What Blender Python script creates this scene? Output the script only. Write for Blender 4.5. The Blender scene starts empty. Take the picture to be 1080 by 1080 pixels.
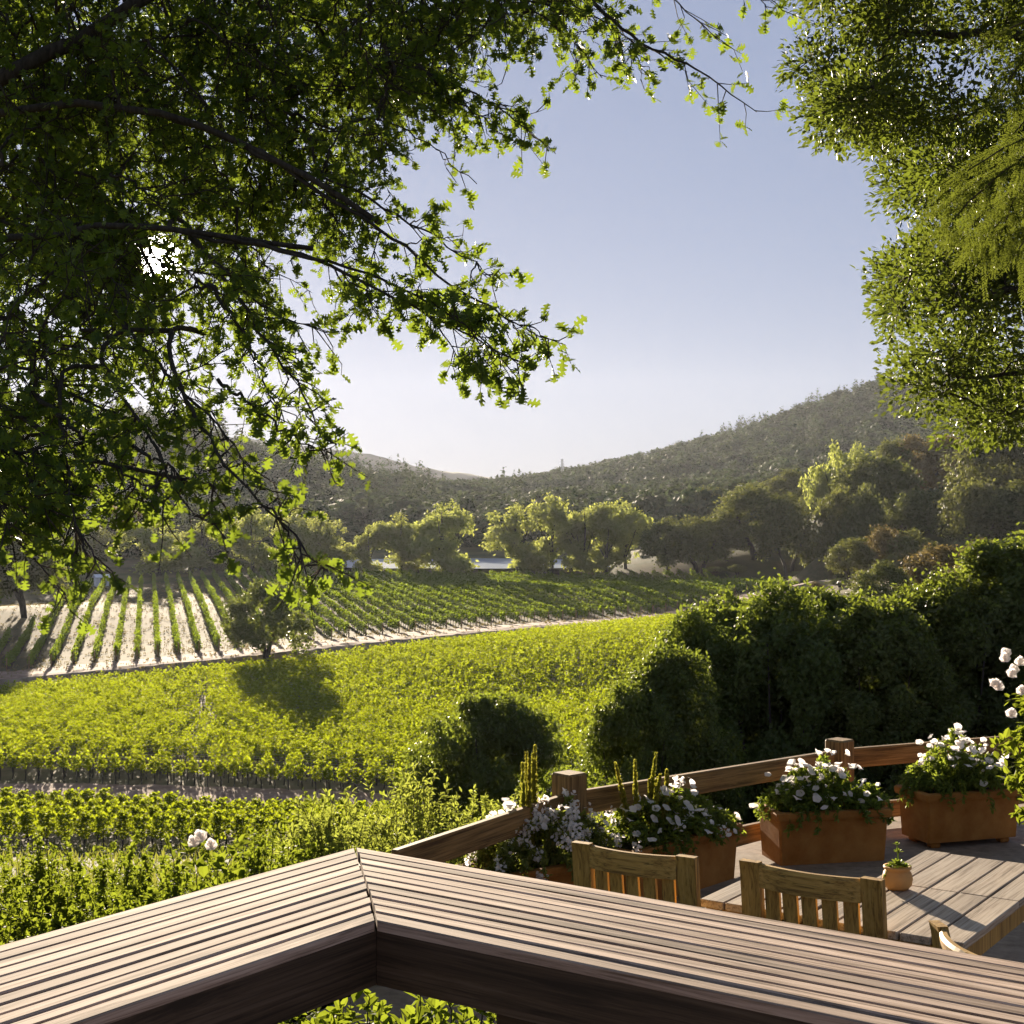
import bpy, math
import numpy as np
from mathutils import Vector

rng = np.random.default_rng(7)
C = bpy.context.scene.collection
F = 1575.0                      # focal length in photo pixels (35 mm lens, square crop)
R = math.radians


def at(px, py, Y):
    return np.array([(px - 540) / F * Y, Y, (540 - py) / F * Y])


def on_plane(px, py, z):
    Y = z * F / (540 - py)
    return np.array([(px - 540) / F * Y, Y, z])


SUN_AZ = math.atan2(162 - 540, F)
SUN_EL = math.atan2(264, math.hypot(F, 162 - 540))
SUN = np.array([math.sin(SUN_AZ) * math.cos(SUN_EL), math.cos(SUN_AZ) * math.cos(SUN_EL), math.sin(SUN_EL)])

# ------------------------------------------------------------------ objects
MATS = {}


def tag(o, label=None, cat=None, group=None, kind=None):
    if label: o['label'] = label
    if cat: o['category'] = cat
    if group: o['group'] = group
    if kind: o['kind'] = kind
    return o


def empty(name, loc=(0, 0, 0), rz=0.0, label=None, cat=None, group=None):
    o = bpy.data.objects.new(name, None)
    o.empty_display_size = 0.2
    C.objects.link(o)
    o.location = [float(v) for v in loc]
    o.rotation_euler = (0, 0, rz)
    return tag(o, label, cat, group)


def link(name, me, parent=None):
    o = bpy.data.objects.new(name, me)
    C.objects.link(o)
    if parent is not None: o.parent = parent
    return o


def copy_tree(o, parent=None):
    c = o.copy()
    C.objects.link(c)
    if parent is not None: c.parent = parent
    for ch in list(o.children):
        copy_tree(ch, c)
    return c


class MB:
    """collects vertices and polygons, builds one mesh"""

    def __init__(s):
        s.v = []; s.n = 0; s.loops = []; s.counts = []; s.mi = []

    def add(s, V, faces, mi=0):
        V = np.asarray(V, float).reshape(-1, 3)
        b = s.n
        s.v.append(V); s.n += len(V)
        if isinstance(faces, np.ndarray):
            s.loops.append((faces + b).ravel())
            s.counts.append(np.full(len(faces), faces.shape[1]))
            s.mi.append(np.full(len(faces), mi))
        else:
            for f in faces:
                s.loops.append(np.array(f) + b)
            s.counts.append(np.array([len(f) for f in faces]))
            s.mi.append(np.full(len(faces), mi))
        return s

    def mesh(s, name, mats, smooth=False):
        me = bpy.data.meshes.new(name)
        V = np.concatenate(s.v); L = np.concatenate(s.loops).astype(np.int32)
        cn = np.concatenate(s.counts).astype(np.int32)
        st = np.concatenate([[0], np.cumsum(cn)[:-1]]).astype(np.int32)
        me.vertices.add(len(V)); me.vertices.foreach_set('co', V.astype(np.float32).ravel())
        me.loops.add(len(L)); me.loops.foreach_set('vertex_index', L)
        me.polygons.add(len(cn)); me.polygons.foreach_set('loop_start', st)
        try: me.polygons.foreach_set('loop_total', cn)
        except Exception: pass
        me.polygons.foreach_set('material_index', np.concatenate(s.mi).astype(np.int32))
        me.polygons.foreach_set('use_smooth', np.full(len(cn), bool(smooth)))
        for m in (mats if isinstance(mats, (list, tuple)) else [mats]): me.materials.append(m)
        me.update(calc_edges=True); me.validate()
        return me

    def obj(s, name, mats, parent=None, smooth=False):
        return link(name, s.mesh(name, mats, smooth), parent)

    # ---- shapes
    def box(s, lo, hi, bev=0.004, mi=0, M=None):
        """a box with chamfered edges"""
        lo = np.array(lo, float); hi = np.array(hi, float)
        b = min(bev, 0.45 * float((hi - lo).min()))
        cs = []; idx = {}
        for sx in (0, 1):
            for sy in (0, 1):
                for sz in (0, 1):
                    for ax in range(3):
                        sg = (sx, sy, sz)
                        p = [(hi[i] if sg[i] else lo[i]) for i in range(3)]
                        for i in range(3):
                            if i != ax: p[i] += (-b if sg[i] else b)
                        # vertex lies on the face of axis ax
                        idx[(sg, ax)] = len(cs); cs.append(p)
        fs = []
        for ax in range(3):
            o = [i for i in range(3) if i != ax]
            for sd in (0, 1):
                q = []
                for (u, w) in ((0, 0), (1, 0), (1, 1), (0, 1)):
                    sg = [0, 0, 0]; sg[ax] = sd; sg[o[0]] = u; sg[o[1]] = w
                    q.append(idx[(tuple(sg), ax)])
                fl = (sd == 1) ^ (ax == 1)
                fs.append(q if fl else q[::-1])
        for ax in range(3):                       # edge chamfers, edges parallel to ax
            o = [i for i in range(3) if i != ax]
            for u in (0, 1):
                for w in (0, 1):
                    a = [0, 0, 0]; a[o[0]] = u; a[o[1]] = w; c = list(a); c[ax] = 1
                    q = [idx[(tuple(a), o[0])], idx[(tuple(c), o[0])], idx[(tuple(c), o[1])], idx[(tuple(a), o[1])]]
                    fs.append(q)
        for sg in [(x, y, z) for x in (0, 1) for y in (0, 1) for z in (0, 1)]:
            fs.append([idx[(sg, 0)], idx[(sg, 1)], idx[(sg, 2)]])
        V = np.array(cs)
        if M is not None: V = V @ M[0].T + M[1]
        return s.add(V, fs, mi)

    def tube(s, pts, rad, n=6, mi=0, cap=True):
        P = np.asarray(pts, float); rad = np.broadcast_to(np.asarray(rad, float), (len(P),))
        T = np.gradient(P, axis=0); T /= np.linalg.norm(T, axis=1)[:, None] + 1e-12
        up = np.array([0.31, 0.17, 0.93])
        if abs(T[0] @ up) > 0.95: up = np.array([1.0, 0.1, 0])
        A = np.cross(T, up); A /= np.linalg.norm(A, axis=1)[:, None] + 1e-12
        B = np.cross(T, A)
        th = np.arange(n) * 2 * math.pi / n
        V = P[:, None, :] + rad[:, None, None] * (np.cos(th)[None, :, None] * A[:, None, :] + np.sin(th)[None, :, None] * B[:, None, :])
        k = len(P); i = np.arange(n); j = (i + 1) % n
        fs = np.concatenate([np.stack([r * n + i, r * n + j, (r + 1) * n + j, (r + 1) * n + i], 1) for r in range(k - 1)])
        s.add(V.reshape(-1, 3), fs, mi)
        if cap: s.add(np.concatenate([V[0], V[-1]]), [list(range(n))[::-1], list(range(n, 2 * n))], mi)
        return s

    def lathe(s, prof, n=24, c=(0, 0, 0), mi=0):
        prof = np.array(prof, float); th = np.arange(n) * 2 * math.pi / n
        V = np.stack([prof[:, 0][:, None] * np.cos(th), prof[:, 0][:, None] * np.sin(th), np.broadcast_to(prof[:, 1][:, None], (len(prof), n))], -1)
        i = np.arange(n); j = (i + 1) % n
        fs = np.concatenate([np.stack([r * n + i, r * n + j, (r + 1) * n + j, (r + 1) * n + i], 1) for r in range(len(prof) - 1)])
        return s.add(V.reshape(-1, 3) + np.array(c), fs, mi)

    def leaves(s, cen, along, nrm, ln, wd, tpl, mi=0):
        """many copies of a leaf template; along / nrm are orthonormalised"""
        T, faces = tpl
        cen = np.asarray(cen, float); N = len(cen)
        if N == 0: return s
        a = along / (np.linalg.norm(along, axis=1)[:, None] + 1e-9)
        n = nrm - (nrm * a).sum(1)[:, None] * a
        n /= np.linalg.norm(n, axis=1)[:, None] + 1e-9
        b = np.cross(n, a)
        ln = np.broadcast_to(ln, (N,)); wd = np.broadcast_to(wd, (N,))
        V = cen[:, None, :] + (T[None, :, 0] * ln[:, None])[..., None] * a[:, None, :] \
            + (T[None, :, 1] * wd[:, None])[..., None] * b[:, None, :] + (T[None, :, 2] * ln[:, None])[..., None] * n[:, None, :]
        k = len(T); base = s.n
        s.v.append(V.reshape(-1, 3)); s.n += N * k
        off = (np.arange(N) * k)[:, None]
        for f in faces:
            f = np.array(f)
            s.loops.append((off + f[None, :] + base).ravel())
            s.counts.append(np.full(N, len(f))); s.mi.append(np.full(N, mi))
        return s


def arr(x): return np.array(x, float)


DIAMOND = (arr([(0, 0, 0), (.45, .5, .06), (1, 0, -.05), (.45, -.5, .06)]), [(0, 3, 2, 1)])
LEAF = (arr([(0, 0, 0), (.3, .5, .07), (.7, .4, .04), (1, 0, -.08), (.7, -.4, .04), (.3, -.5, .07)]), [(0, 3, 2, 1), (0, 5, 4, 3)])
_half = [(.0, .03), (.13, .07), (.2, .34), (.29, .36), (.33, .14), (.42, .16), (.47, .5), (.57, .52), (.6, .2), (.68, .2), (.74, .44), (.84, .4), (.87, .17), (1, .04)]
_ov = [(t, w, .10 * w - .10 * t * t) for t, w in _half] + [(t, -w, .10 * w - .10 * t * t) for t, w in _half]
_n = len(_half)
OAKLEAF = (arr(_ov), [tuple(range(_n))[::-1] + tuple(range(_n, 2 * _n))])
# split along the midrib so that it folds
_ov2 = [(t, 0, -.10 * t * t) for t, w in _half[::3]]
OAKLEAF = (arr(_ov + _ov2),
           [tuple(range(_n - 1, -1, -1)) + tuple(range(2 * _n, 2 * _n + len(_ov2))),
            tuple(range(_n, 2 * _n)) + tuple(range(2 * _n + len(_ov2) - 1, 2 * _n - 1, -1))])
_pal = []
for k in range(9):                               # palmate vine leaf outline
    a_ = math.pi * (-0.9 + 1.8 * k / 8); r_ = .55 if k % 2 == 0 else .36
    _pal.append((.45 + r_ * math.cos(a_), r_ * math.sin(a_) * 1.05, .05 * (k % 2)))
VINELEAF = (arr(_pal + [(.02, 0, 0)]), [tuple(range(10))])


def unit(N, r=None):
    v = (r or rng).normal(size=(N, 3))
    return v / np.linalg.norm(v, axis=1)[:, None]


# ------------------------------------------------------------------ materials
def mat(name):
    m = bpy.data.materials.new(name); m.use_nodes = True
    nt = m.node_tree; nt.nodes.clear()
    MATS[name] = m
    return m, nt, nt.nodes, nt.links


def leafmat(name, c1, c2, tr, fac=0.45, rough=0.5, spec=0.35, trans_scale=1.0, objvar=0.25):
    """two leaf greens picked per leaf, shaded part diffuse part translucent"""
    m, nt, N, L = mat(name)
    geo = N.new('ShaderNodeNewGeometry'); oi = N.new('ShaderNodeObjectInfo')
    ramp = N.new('ShaderNodeMix'); ramp.data_type = 'RGBA'
    L.new(geo.outputs['Random Per Island'], ramp.inputs[0])
    ramp.inputs[6].default_value = (*c1, 1); ramp.inputs[7].default_value = (*c2, 1)
    hs = N.new('ShaderNodeHueSaturation')
    mr = N.new('ShaderNodeMapRange'); mr.inputs[3].default_value = 1 - objvar; mr.inputs[4].default_value = 1 + objvar
    L.new(oi.outputs['Random'], mr.inputs[0]); L.new(mr.outputs[0], hs.inputs['Value'])
    mr2 = N.new('ShaderNodeMapRange'); mr2.inputs[3].default_value = .5 - .05 * objvar * 2; mr2.inputs[4].default_value = .5 + .05 * objvar * 2
    ml = N.new('ShaderNodeMath'); ml.operation = 'FRACT'; ml2 = N.new('ShaderNodeMath'); ml2.operation = 'MULTIPLY'; ml2.inputs[1].default_value = 7.31
    L.new(oi.outputs['Random'], ml2.inputs[0]); L.new(ml2.outputs[0], ml.inputs[0]); L.new(ml.outputs[0], mr2.inputs[0]); L.new(mr2.outputs[0], hs.inputs['Hue'])
    L.new(ramp.outputs[2], hs.inputs['Color'])
    bs = N.new('ShaderNodeBsdfPrincipled'); bs.inputs['Roughness'].default_value = rough
    bs.inputs['Specular IOR Level'].default_value = spec * .5
    L.new(hs.outputs[0], bs.inputs['Base Color'])
    t = N.new('ShaderNodeBsdfTranslucent')
    mx = N.new('ShaderNodeMix'); mx.data_type = 'RGBA'; mx.inputs[0].default_value = .7
    L.new(hs.outputs[0], mx.inputs[6]); mx.inputs[7].default_value = (*tr, 1)
    L.new(mx.outputs[2], t.inputs['Color'])
    ms = N.new('ShaderNodeMixShader'); ms.inputs[0].default_value = fac
    L.new(bs.outputs[0], ms.inputs[1]); L.new(t.outputs[0], ms.inputs[2])
    o = N.new('ShaderNodeOutputMaterial'); L.new(ms.outputs[0], o.inputs[0])
    return m


def woodmat(name, c1, c2, dark, scale=6, rough=.7, axis=0, islandvar=.3, spec=.35):
    """grain running along one local axis, boards differ per mesh island"""
    m, nt, N, L = mat(name)
    tc = N.new('ShaderNodeTexCoord'); mp = N.new('ShaderNodeMapping')
    sc = [scale * 9] * 3; sc[axis] = scale * .35
    mp.inputs['Scale'].default_value = sc
    geo = N.new('ShaderNodeNewGeometry')
    off = N.new('ShaderNodeVectorMath'); off.operation = 'SCALE'; off.inputs[0].default_value = (13.7, 7.1, 9.3)
    L.new(geo.outputs['Random Per Island'], off.inputs['Scale'])
    addv = N.new('ShaderNodeVectorMath'); addv.operation = 'ADD'
    L.new(tc.outputs['Object'], addv.inputs[0]); L.new(off.outputs[0], addv.inputs[1]); L.new(addv.outputs[0], mp.inputs['Vector'])
    n1 = N.new('ShaderNodeTexNoise'); n1.inputs['Scale'].default_value = 1; n1.inputs['Detail'].default_value = 9; n1.inputs['Roughness'].default_value = .7
    n1.inputs['Distortion'].default_value = .6
    L.new(mp.outputs[0], n1.inputs['Vector'])
    mp2 = N.new('ShaderNodeMapping'); sc2 = [scale * .9] * 3; sc2[axis] = scale * .12; mp2.inputs['Scale'].default_value = sc2
    L.new(addv.outputs[0], mp2.inputs['Vector'])
    n2 = N.new('ShaderNodeTexNoise'); n2.inputs['Scale'].default_value = 1; n2.inputs['Detail'].default_value = 5
    L.new(mp2.outputs[0], n2.inputs['Vector'])
    r1 = N.new('ShaderNodeValToRGB')
    e = r1.color_ramp.elements
    e[0].position = .38; e[0].color = (*dark, 1); e[1].position = .64; e[1].color = (*c2, 1)
    k = e.new(.5); k.color = (*c1, 1)
    L.new(n1.outputs[0], r1.inputs[0])
    hs = N.new('ShaderNodeHueSaturation')
    mr = N.new('ShaderNodeMapRange'); mr.inputs[3].default_value = 1 - islandvar; mr.inputs[4].default_value = 1 + islandvar
    L.new(geo.outputs['Random Per Island'], mr.inputs[0])
    mr2 = N.new('ShaderNodeMapRange'); mr2.inputs[1].default_value = .3; mr2.inputs[2].default_value = .7; mr2.inputs[3].default_value = .72; mr2.inputs[4].default_value = 1.2
    L.new(n2.outputs[0], mr2.inputs[0])
    mu = N.new('ShaderNodeMath'); mu.operation = 'MULTIPLY'
    L.new(mr.outputs[0], mu.inputs[0]); L.new(mr2.outputs[0], mu.inputs[1]); L.new(mu.outputs[0], hs.inputs['Value'])
    L.new(r1.outputs[0], hs.inputs['Color'])
    mp3 = N.new('ShaderNodeMapping'); sc3 = [scale * 26] * 3; sc3[axis] = scale * .22; mp3.inputs['Scale'].default_value = sc3
    L.new(addv.outputs[0], mp3.inputs['Vector'])
    n3 = N.new('ShaderNodeTexNoise'); n3.inputs['Scale'].default_value = 1; n3.inputs['Detail'].default_value = 3; L.new(mp3.outputs[0], n3.inputs['Vector'])
    mr3 = N.new('ShaderNodeMapRange'); mr3.inputs[1].default_value = .56; mr3.inputs[2].default_value = .70; mr3.inputs[3].default_value = 1; mr3.inputs[4].default_value = .42
    L.new(n3.outputs[0], mr3.inputs[0])
    vs = N.new('ShaderNodeVectorMath'); vs.operation = 'SCALE'; L.new(hs.outputs[0], vs.inputs[0]); L.new(mr3.outputs[0], vs.inputs['Scale'])
    bs = N.new('ShaderNodeBsdfPrincipled'); bs.inputs['Roughness'].default_value = rough; bs.inputs['Specular IOR Level'].default_value = spec
    L.new(vs.outputs[0], bs.inputs['Base Color'])
    o = N.new('ShaderNodeOutputMaterial'); L.new(bs.outputs[0], o.inputs[0])
    return m


def noisemat(name, cols, scale=4, rough=.8, bump=.3, bdist=.01, detail=8, spec=.25, stretch=None, coord='Object'):
    m, nt, N, L = mat(name)
    tc = N.new('ShaderNodeTexCoord'); mp = N.new('ShaderNodeMapping')
    if stretch: mp.inputs['Scale'].default_value = stretch
    L.new(tc.outputs[coord], mp.inputs['Vector'])
    n1 = N.new('ShaderNodeTexNoise'); n1.inputs['Scale'].default_value = scale; n1.inputs['Detail'].default_value = detail; n1.inputs['Roughness'].default_value = .65
    L.new(mp.outputs[0], n1.inputs['Vector'])
    r1 = N.new('ShaderNodeValToRGB'); e = r1.color_ramp.elements
    for i, c in enumerate(cols):
        p = .3 + .4 * i / max(1, len(cols) - 1)
        k = e[0] if i == 0 else (e[1] if i == len(cols) - 1 else e.new(p))
        k.position = p; k.color = (*c, 1)
    L.new(n1.outputs[0], r1.inputs[0])
    bs = N.new('ShaderNodeBsdfPrincipled'); bs.inputs['Roughness'].default_value = rough; bs.inputs['Specular IOR Level'].default_value = spec
    L.new(r1.outputs[0], bs.inputs['Base Color'])
    bp = N.new('ShaderNodeBump'); bp.inputs['Strength'].default_value = bump; bp.inputs['Distance'].default_value = bdist
    L.new(n1.outputs[0], bp.inputs['Height']); L.new(bp.outputs[0], bs.inputs['Normal'])
    o = N.new('ShaderNodeOutputMaterial'); L.new(bs.outputs[0], o.inputs[0])
    return m


M_oakleaf = leafmat('oak_leaf', (.028, .050, .010), (.055, .080, .014), (.30, .40, .03), .42, .45, .4)
M_liveleaf = leafmat('live_oak_leaf', (.022, .042, .010), (.066, .085, .020), (.25, .32, .03), .34, .42, .7)
M_redwood = leafmat('redwood_needle', (.045, .065, .012), (.09, .10, .018), (.22, .26, .03), .35, .5, .3)
M_vine = leafmat('vine_leaf', (.056, .095, .009), (.105, .135, .014), (.40, .465, .012), .5, .6, .08, objvar=.1)
M_vine_far = leafmat('upper_vine_leaf', (.042, .085, .012), (.08, .115, .018), (.36, .48, .02), .42, .6, .08, objvar=.12)
M_willow = leafmat('willow_leaf', (.14, .165, .05), (.22, .23, .08), (.46, .50, .10), .5, .6, .2, objvar=.18)
M_midoak = leafmat('mid_oak_leaf', (.055, .072, .022), (.105, .115, .036), (.24, .26, .05), .36, .6, .25, objvar=.25)
M_dry = leafmat('dry_leaf', (.09, .075, .03), (.14, .11, .045), (.24, .18, .05), .35, .6, .2, objvar=.2)
M_forest = leafmat('forest_leaf', (.026, .046, .018), (.055, .072, .028), (.11, .14, .05), .2, .7, .15, objvar=.1)
M_hedge = leafmat('hedge_leaf', (.030, .050, .011), (.075, .095, .022), (.30, .37, .035), .44, .45, .4, objvar=.2)
M_bush = leafmat('bush_leaf', (.045, .08, .012), (.11, .13, .025), (.32, .39, .025), .46, .6, .1, objvar=.15)
M_sage = leafmat('sage_leaf', (.085, .11, .028), (.16, .18, .06), (.42, .48, .06), .48, .6, .12, objvar=.15)
M_petleaf = leafmat('petunia_leaf', (.065, .10, .018), (.13, .16, .04), (.36, .44, .04), .46, .5, .3)
M_spike = leafmat('spike_flower', (.18, .19, .03), (.28, .26, .05), (.5, .48, .05), .45, .6, .2)
M_petal = leafmat('white_petal', (.80, .77, .75), (.88, .85, .83), (.92, .86, .84), .55, .6, .2, objvar=.04)
M_rose = leafmat('rose_petal', (.80, .76, .74), (.88, .84, .82), (.86, .80, .77), .4, .6, .2, objvar=.04)
M_succ = leafmat('succulent_leaf', (.10, .17, .03), (.17, .24, .06), (.4, .5, .05), .35, .35, .5)
M_bark = noisemat('bark', [(.022, .017, .013), (.05, .04, .03), (.085, .07, .055)], 14, .9, .8, .02, stretch=(3, 3, .5))
M_twig = noisemat('twig', [(.05, .038, .025), (.10, .08, .05)], 30, .85, .3, .003)
M_rail = woodmat('weathered_rail_wood', (.41, .305, .24), (.56, .435, .355), (.15, .10, .07), 5, .85, 0, .30, .12)
M_beam = woodmat('dark_beam_wood', (.055, .036, .022), (.085, .060, .042), (.02, .013, .008), 5, .7, 0, .15, .3)
M_fence = woodmat('fence_wood', (.27, .16, .055), (.36, .225, .09), (.10, .055, .02), 5, .7, 0, .15, .3)
M_post = woodmat('post_wood', (.27, .165, .06), (.37, .24, .10), (.09, .052, .022), 5, .7, 2, .15, .3)
M_teak = woodmat('teak_wood', (.40, .235, .055), (.50, .31, .09), (.19, .10, .025), 6, .6, 0, .18, .35)
M_teakv = woodmat('teak_upright_wood', (.40, .235, .055), (.50, .31, .09), (.19, .10, .025), 6, .6, 2, .18, .35)
M_table = woodmat('table_wood', (.40, .32, .24), (.50, .42, .33), (.20, .15, .10), 6, .6, 1, .12, .35)
M_terra = noisemat('terracotta', [(.22, .080, .010), (.32, .125, .016), (.40, .19, .05)], 5, .85, .3, .006)
M_pot = noisemat('glazed_pot', [(.42, .22, .07), (.55, .31, .11)], 9, .6, .2, .003)
M_soil = noisemat('potting_soil', [(.02, .014, .01), (.05, .035, .025)], 30, .95, .8, .02)
M_dirt = noisemat('pale_dirt', [(.17, .10, .062), (.26, .165, .11), (.33, .22, .15)], .9, .95, .5, .05, 10)
M_bank = noisemat('dry_bank', [(.10, .08, .045), (.20, .15, .09), (.30, .23, .15)], .7, .95, .6, .12, 10)
M_stone = noisemat('stone', [(.22, .20, .18), (.36, .33, .30), (.45, .42, .38)], 5, .9, .6, .02)
M_slab = noisemat('terrace_ground', [(.17, .13, .10), (.26, .21, .165), (.33, .27, .22)], 12, .9, .5, .006, 12)
M_white = noisemat('white_paint', [(.72, .72, .72), (.80, .80, .80)], 3, .6, .1, .01)
M_tile = noisemat('roof_tile', [(.30, .20, .15), (.42, .30, .24)], 3, .8, .3, .05)
M_tan = noisemat('tan_wall', [(.50, .42, .34), (.60, .52, .43)], 2, .8, .1, .02)
M_glass = noisemat('window_glass', [(.02, .025, .03), (.04, .045, .05)], 1, .1, 0, .01, spec=.6)
M_steel = noisemat('galvanised_steel', [(.30, .31, .32), (.42, .43, .44)], 2, .5, .05, .01)
M_wire = noisemat('trellis_wire', [(.45, .42, .40), (.60, .57, .55)], 2, .5, .05, .01)
M_ridge = noisemat('far_ridge', [(.05, .055, .035), (.10, .10, .06), (.15, .14, .09)], .012, .95, .6, 8, 10)

# ------------------------------------------------------------------ terrain
road_px = [(-260, 752, 150), (-120, 734, 156), (0, 720, 162), (180, 704, 168), (300, 691, 175), (400, 680, 184), (500, 670, 195), (620, 660, 209), (750, 651, 225), (950, 646, 255), (1200, 640, 290)]
road = np.array([at(*p) for p in road_px])
top_px = [(84, 612, 300), (160, 606, 305), (300, 598, 312), (420, 600, 318), (520, 602, 318), (600, 603, 318), (700, 600, 318), (850, 602, 310), (900, 611, 290), (935, 624, 260)]
top = np.array([at(p[0], p[1] + 9, p[2]) for p in top_px])
ctrl = [tuple(p) for p in road] + [tuple(p) for p in top]
for p in [(-40, 690, 190), (-100, 650, 260), (0, 640, 235), (40, 618, 290), (160, 640, 240), (400, 640, 240), (600, 630, 255), (800, 622, 270),
          # near bank below the lower rows and the lower field
          (0, 852, 93), (-200, 860, 92), (330, 860, 92), (0, 820, 103), (330, 831, 100), (600, 838, 98), (0, 760, 131), (300, 745, 136), (600, 745, 140),
          # far side of the lake, valley floor, left hill, right hill
          (200, 592, 360), (600, 586, 400), (680, 588, 345), (480, 585, 410), (400, 585, 410),
          (0, 585, 420), (200, 575, 430), (400, 573, 440), (500, 572, 450), (600, 572, 450), (700, 563, 450), (800, 553, 430), (880, 540, 380),
          (-300, 450, 650), (0, 452, 660), (150, 455, 680), (215, 475, 700), (260, 488, 720), (330, 506, 760), (400, 522, 800), (460, 529, 850),
          (0, 470, 950), (200, 500, 1000), (400, 540, 1100),
          (-200, 520, 520), (100, 520, 550), (300, 540, 560), (450, 550, 620),
          (480, 532, 1000), (560, 518, 1020), (600, 511, 1050), (700, 490, 1100), (800, 461, 1120), (870, 435, 1130), (940, 412, 1150), (1080, 404, 1200), (1300, 395, 1200),
          (600, 525, 1350), (800, 475, 1450), (1000, 440, 1500),
          (600, 545, 720), (700, 533, 720), (800, 515, 720), (900, 500, 720), (1050, 482, 660), (1250, 470, 620),
          (900, 538, 360), (950, 533, 350), (1050, 530, 340), (1200, 525, 330),
          (900, 562, 295), (1000, 562, 285), (1080, 574, 258), (1250, 560, 250),
          (860, 586, 325), (800, 592, 322), (930, 604, 240), (1000, 600, 238), (930, 655, 150), (1010, 655, 150), (1200, 640, 150)]:
    ctrl.append(tuple(at(*p)))
ctrl += [(-14, 10, -4.6), (-3, 10, -3.9), (-1.5, 7, -2.6), (-2.5, 5, -2.5), (-.5, 4.8, -1.95), (0, 3, -1.95), (3, 3, -2.4), (-3, 2, -2.2), (-6, 3, -2.6), (2, 7, -2.45), (2, 11, -2.5), (5, 8, -2.4), (5, 12.5, -2.6), (8, 8, -2.4),
         (0, -10, -2.2), (-20, -10, -3), (20, -10, -2), (-30, -40, -2), (30, -40, -1),
         (0, 14, -4.4), (5, 18, -4.3), (0, 30, -8.4), (-15, 30, -9.0), (10, 30, -6.2), (20, 30, -4.5), (0, 60, -14.2), (-25, 60, -14.5), (25, 60, -11.5), (45, 60, -8),
         (45, 120, -14), (70, 140, -12), (-60, 100, -18.5), (-120, 120, -17), (-120, 200, -17), (-150, 300, -10), (-300, 400, 10), (150, 200, 2), (250, 250, 12),
         (-300, 100, -12), (300, 60, 15), (-2500, 2500, 10), (0, 2500, -5), (2500, 2500, 60), (-2500, 5000, 10), (0, 5000, 0), (2500, 5000, 40), (-1500, 800, 60), (1500, 800, 110), (-1500, 0, 0), (1500, 0, 40)]
ctrl = np.array(ctrl)


def _phi(r2): return np.sqrt(r2 + 36.0)


_A = _phi(((ctrl[:, None, :2] - ctrl[None, :, :2]) ** 2).sum(-1))
_n = len(ctrl)
_P = np.concatenate([np.ones((_n, 1)), ctrl[:, :2] / 1000], 1)
_w = np.linalg.lstsq(np.block([[_A + 0.0 * np.eye(_n), _P], [_P.T, np.zeros((3, 3))]]), np.concatenate([ctrl[:, 2], np.zeros(3)]), rcond=None)[0]


def H(x, y):
    x = np.atleast_1d(np.asarray(x, float)); y = np.atleast_1d(np.asarray(y, float))
    sh = x.shape; x = x.ravel(); y = y.ravel()
    out = np.empty(len(x))
    for i in range(0, len(x), 20000):
        a, b = x[i:i + 20000], y[i:i + 20000]
        r2 = (a[:, None] - ctrl[None, :, 0]) ** 2 + (b[:, None] - ctrl[None, :, 1]) ** 2
        out[i:i + 20000] = _phi(r2) @ _w[:_n] + _w[_n] + _w[_n + 1] * a / 1000 + _w[_n + 2] * b / 1000
    yr = np.interp(x, road[:, 0], road[:, 1]); dd = (yr - y) * .75
    sm = np.clip(dd / 5, 0, 1); out = out - 1.5 * sm * sm * (3 - 2 * sm) * np.exp(-np.maximum(dd, 0) / 30) * (np.abs(x) < 140)
    # the lake basin
    return (out - 1.3 * np.exp(-(((x + 10) / 34) ** 4 + ((y - 362) / 30) ** 4))).reshape(sh)


def Hs(x, y): return float(H(x, y)[0])


def inpoly(x, y, poly):
    r = np.zeros(len(x), bool)
    n = len(poly)
    for i in range(n):
        x1, y1 = poly[i][:2]; x2, y2 = poly[(i + 1) % n][:2]
        c = ((y1 > y) != (y2 > y)) & (x < (x2 - x1) * (y - y1) / (y2 - y1 + 1e-12) + x1)
        r ^= c
    return r


def graded(a, b, mid, fine, growth):
    out = [mid]; d = fine
    while out[-1] < b: out.append(out[-1] + d); d *= growth
    lo = [mid]; d = fine
    while lo[-1] > a: lo.append(lo[-1] - d); d *= growth
    return np.array(lo[:0:-1] + out)


gx = graded(-1800, 1800, 0, .8, 1.03); gy = graded(-45, 2450, 8, .8, 1.021)
GX, GY = np.meshgrid(gx, gy)
GZ = H(GX, GY)
nx, ny = len(gx), len(gy)
ii, jj = np.meshgrid(np.arange(nx - 1), np.arange(ny - 1))
q = (jj * nx + ii).ravel()
mb = MB(); mb.add(np.stack([GX, GY, GZ], -1).reshape(-1, 3), np.stack([q, q + 1, q + nx + 1, q + nx], 1))
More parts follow.
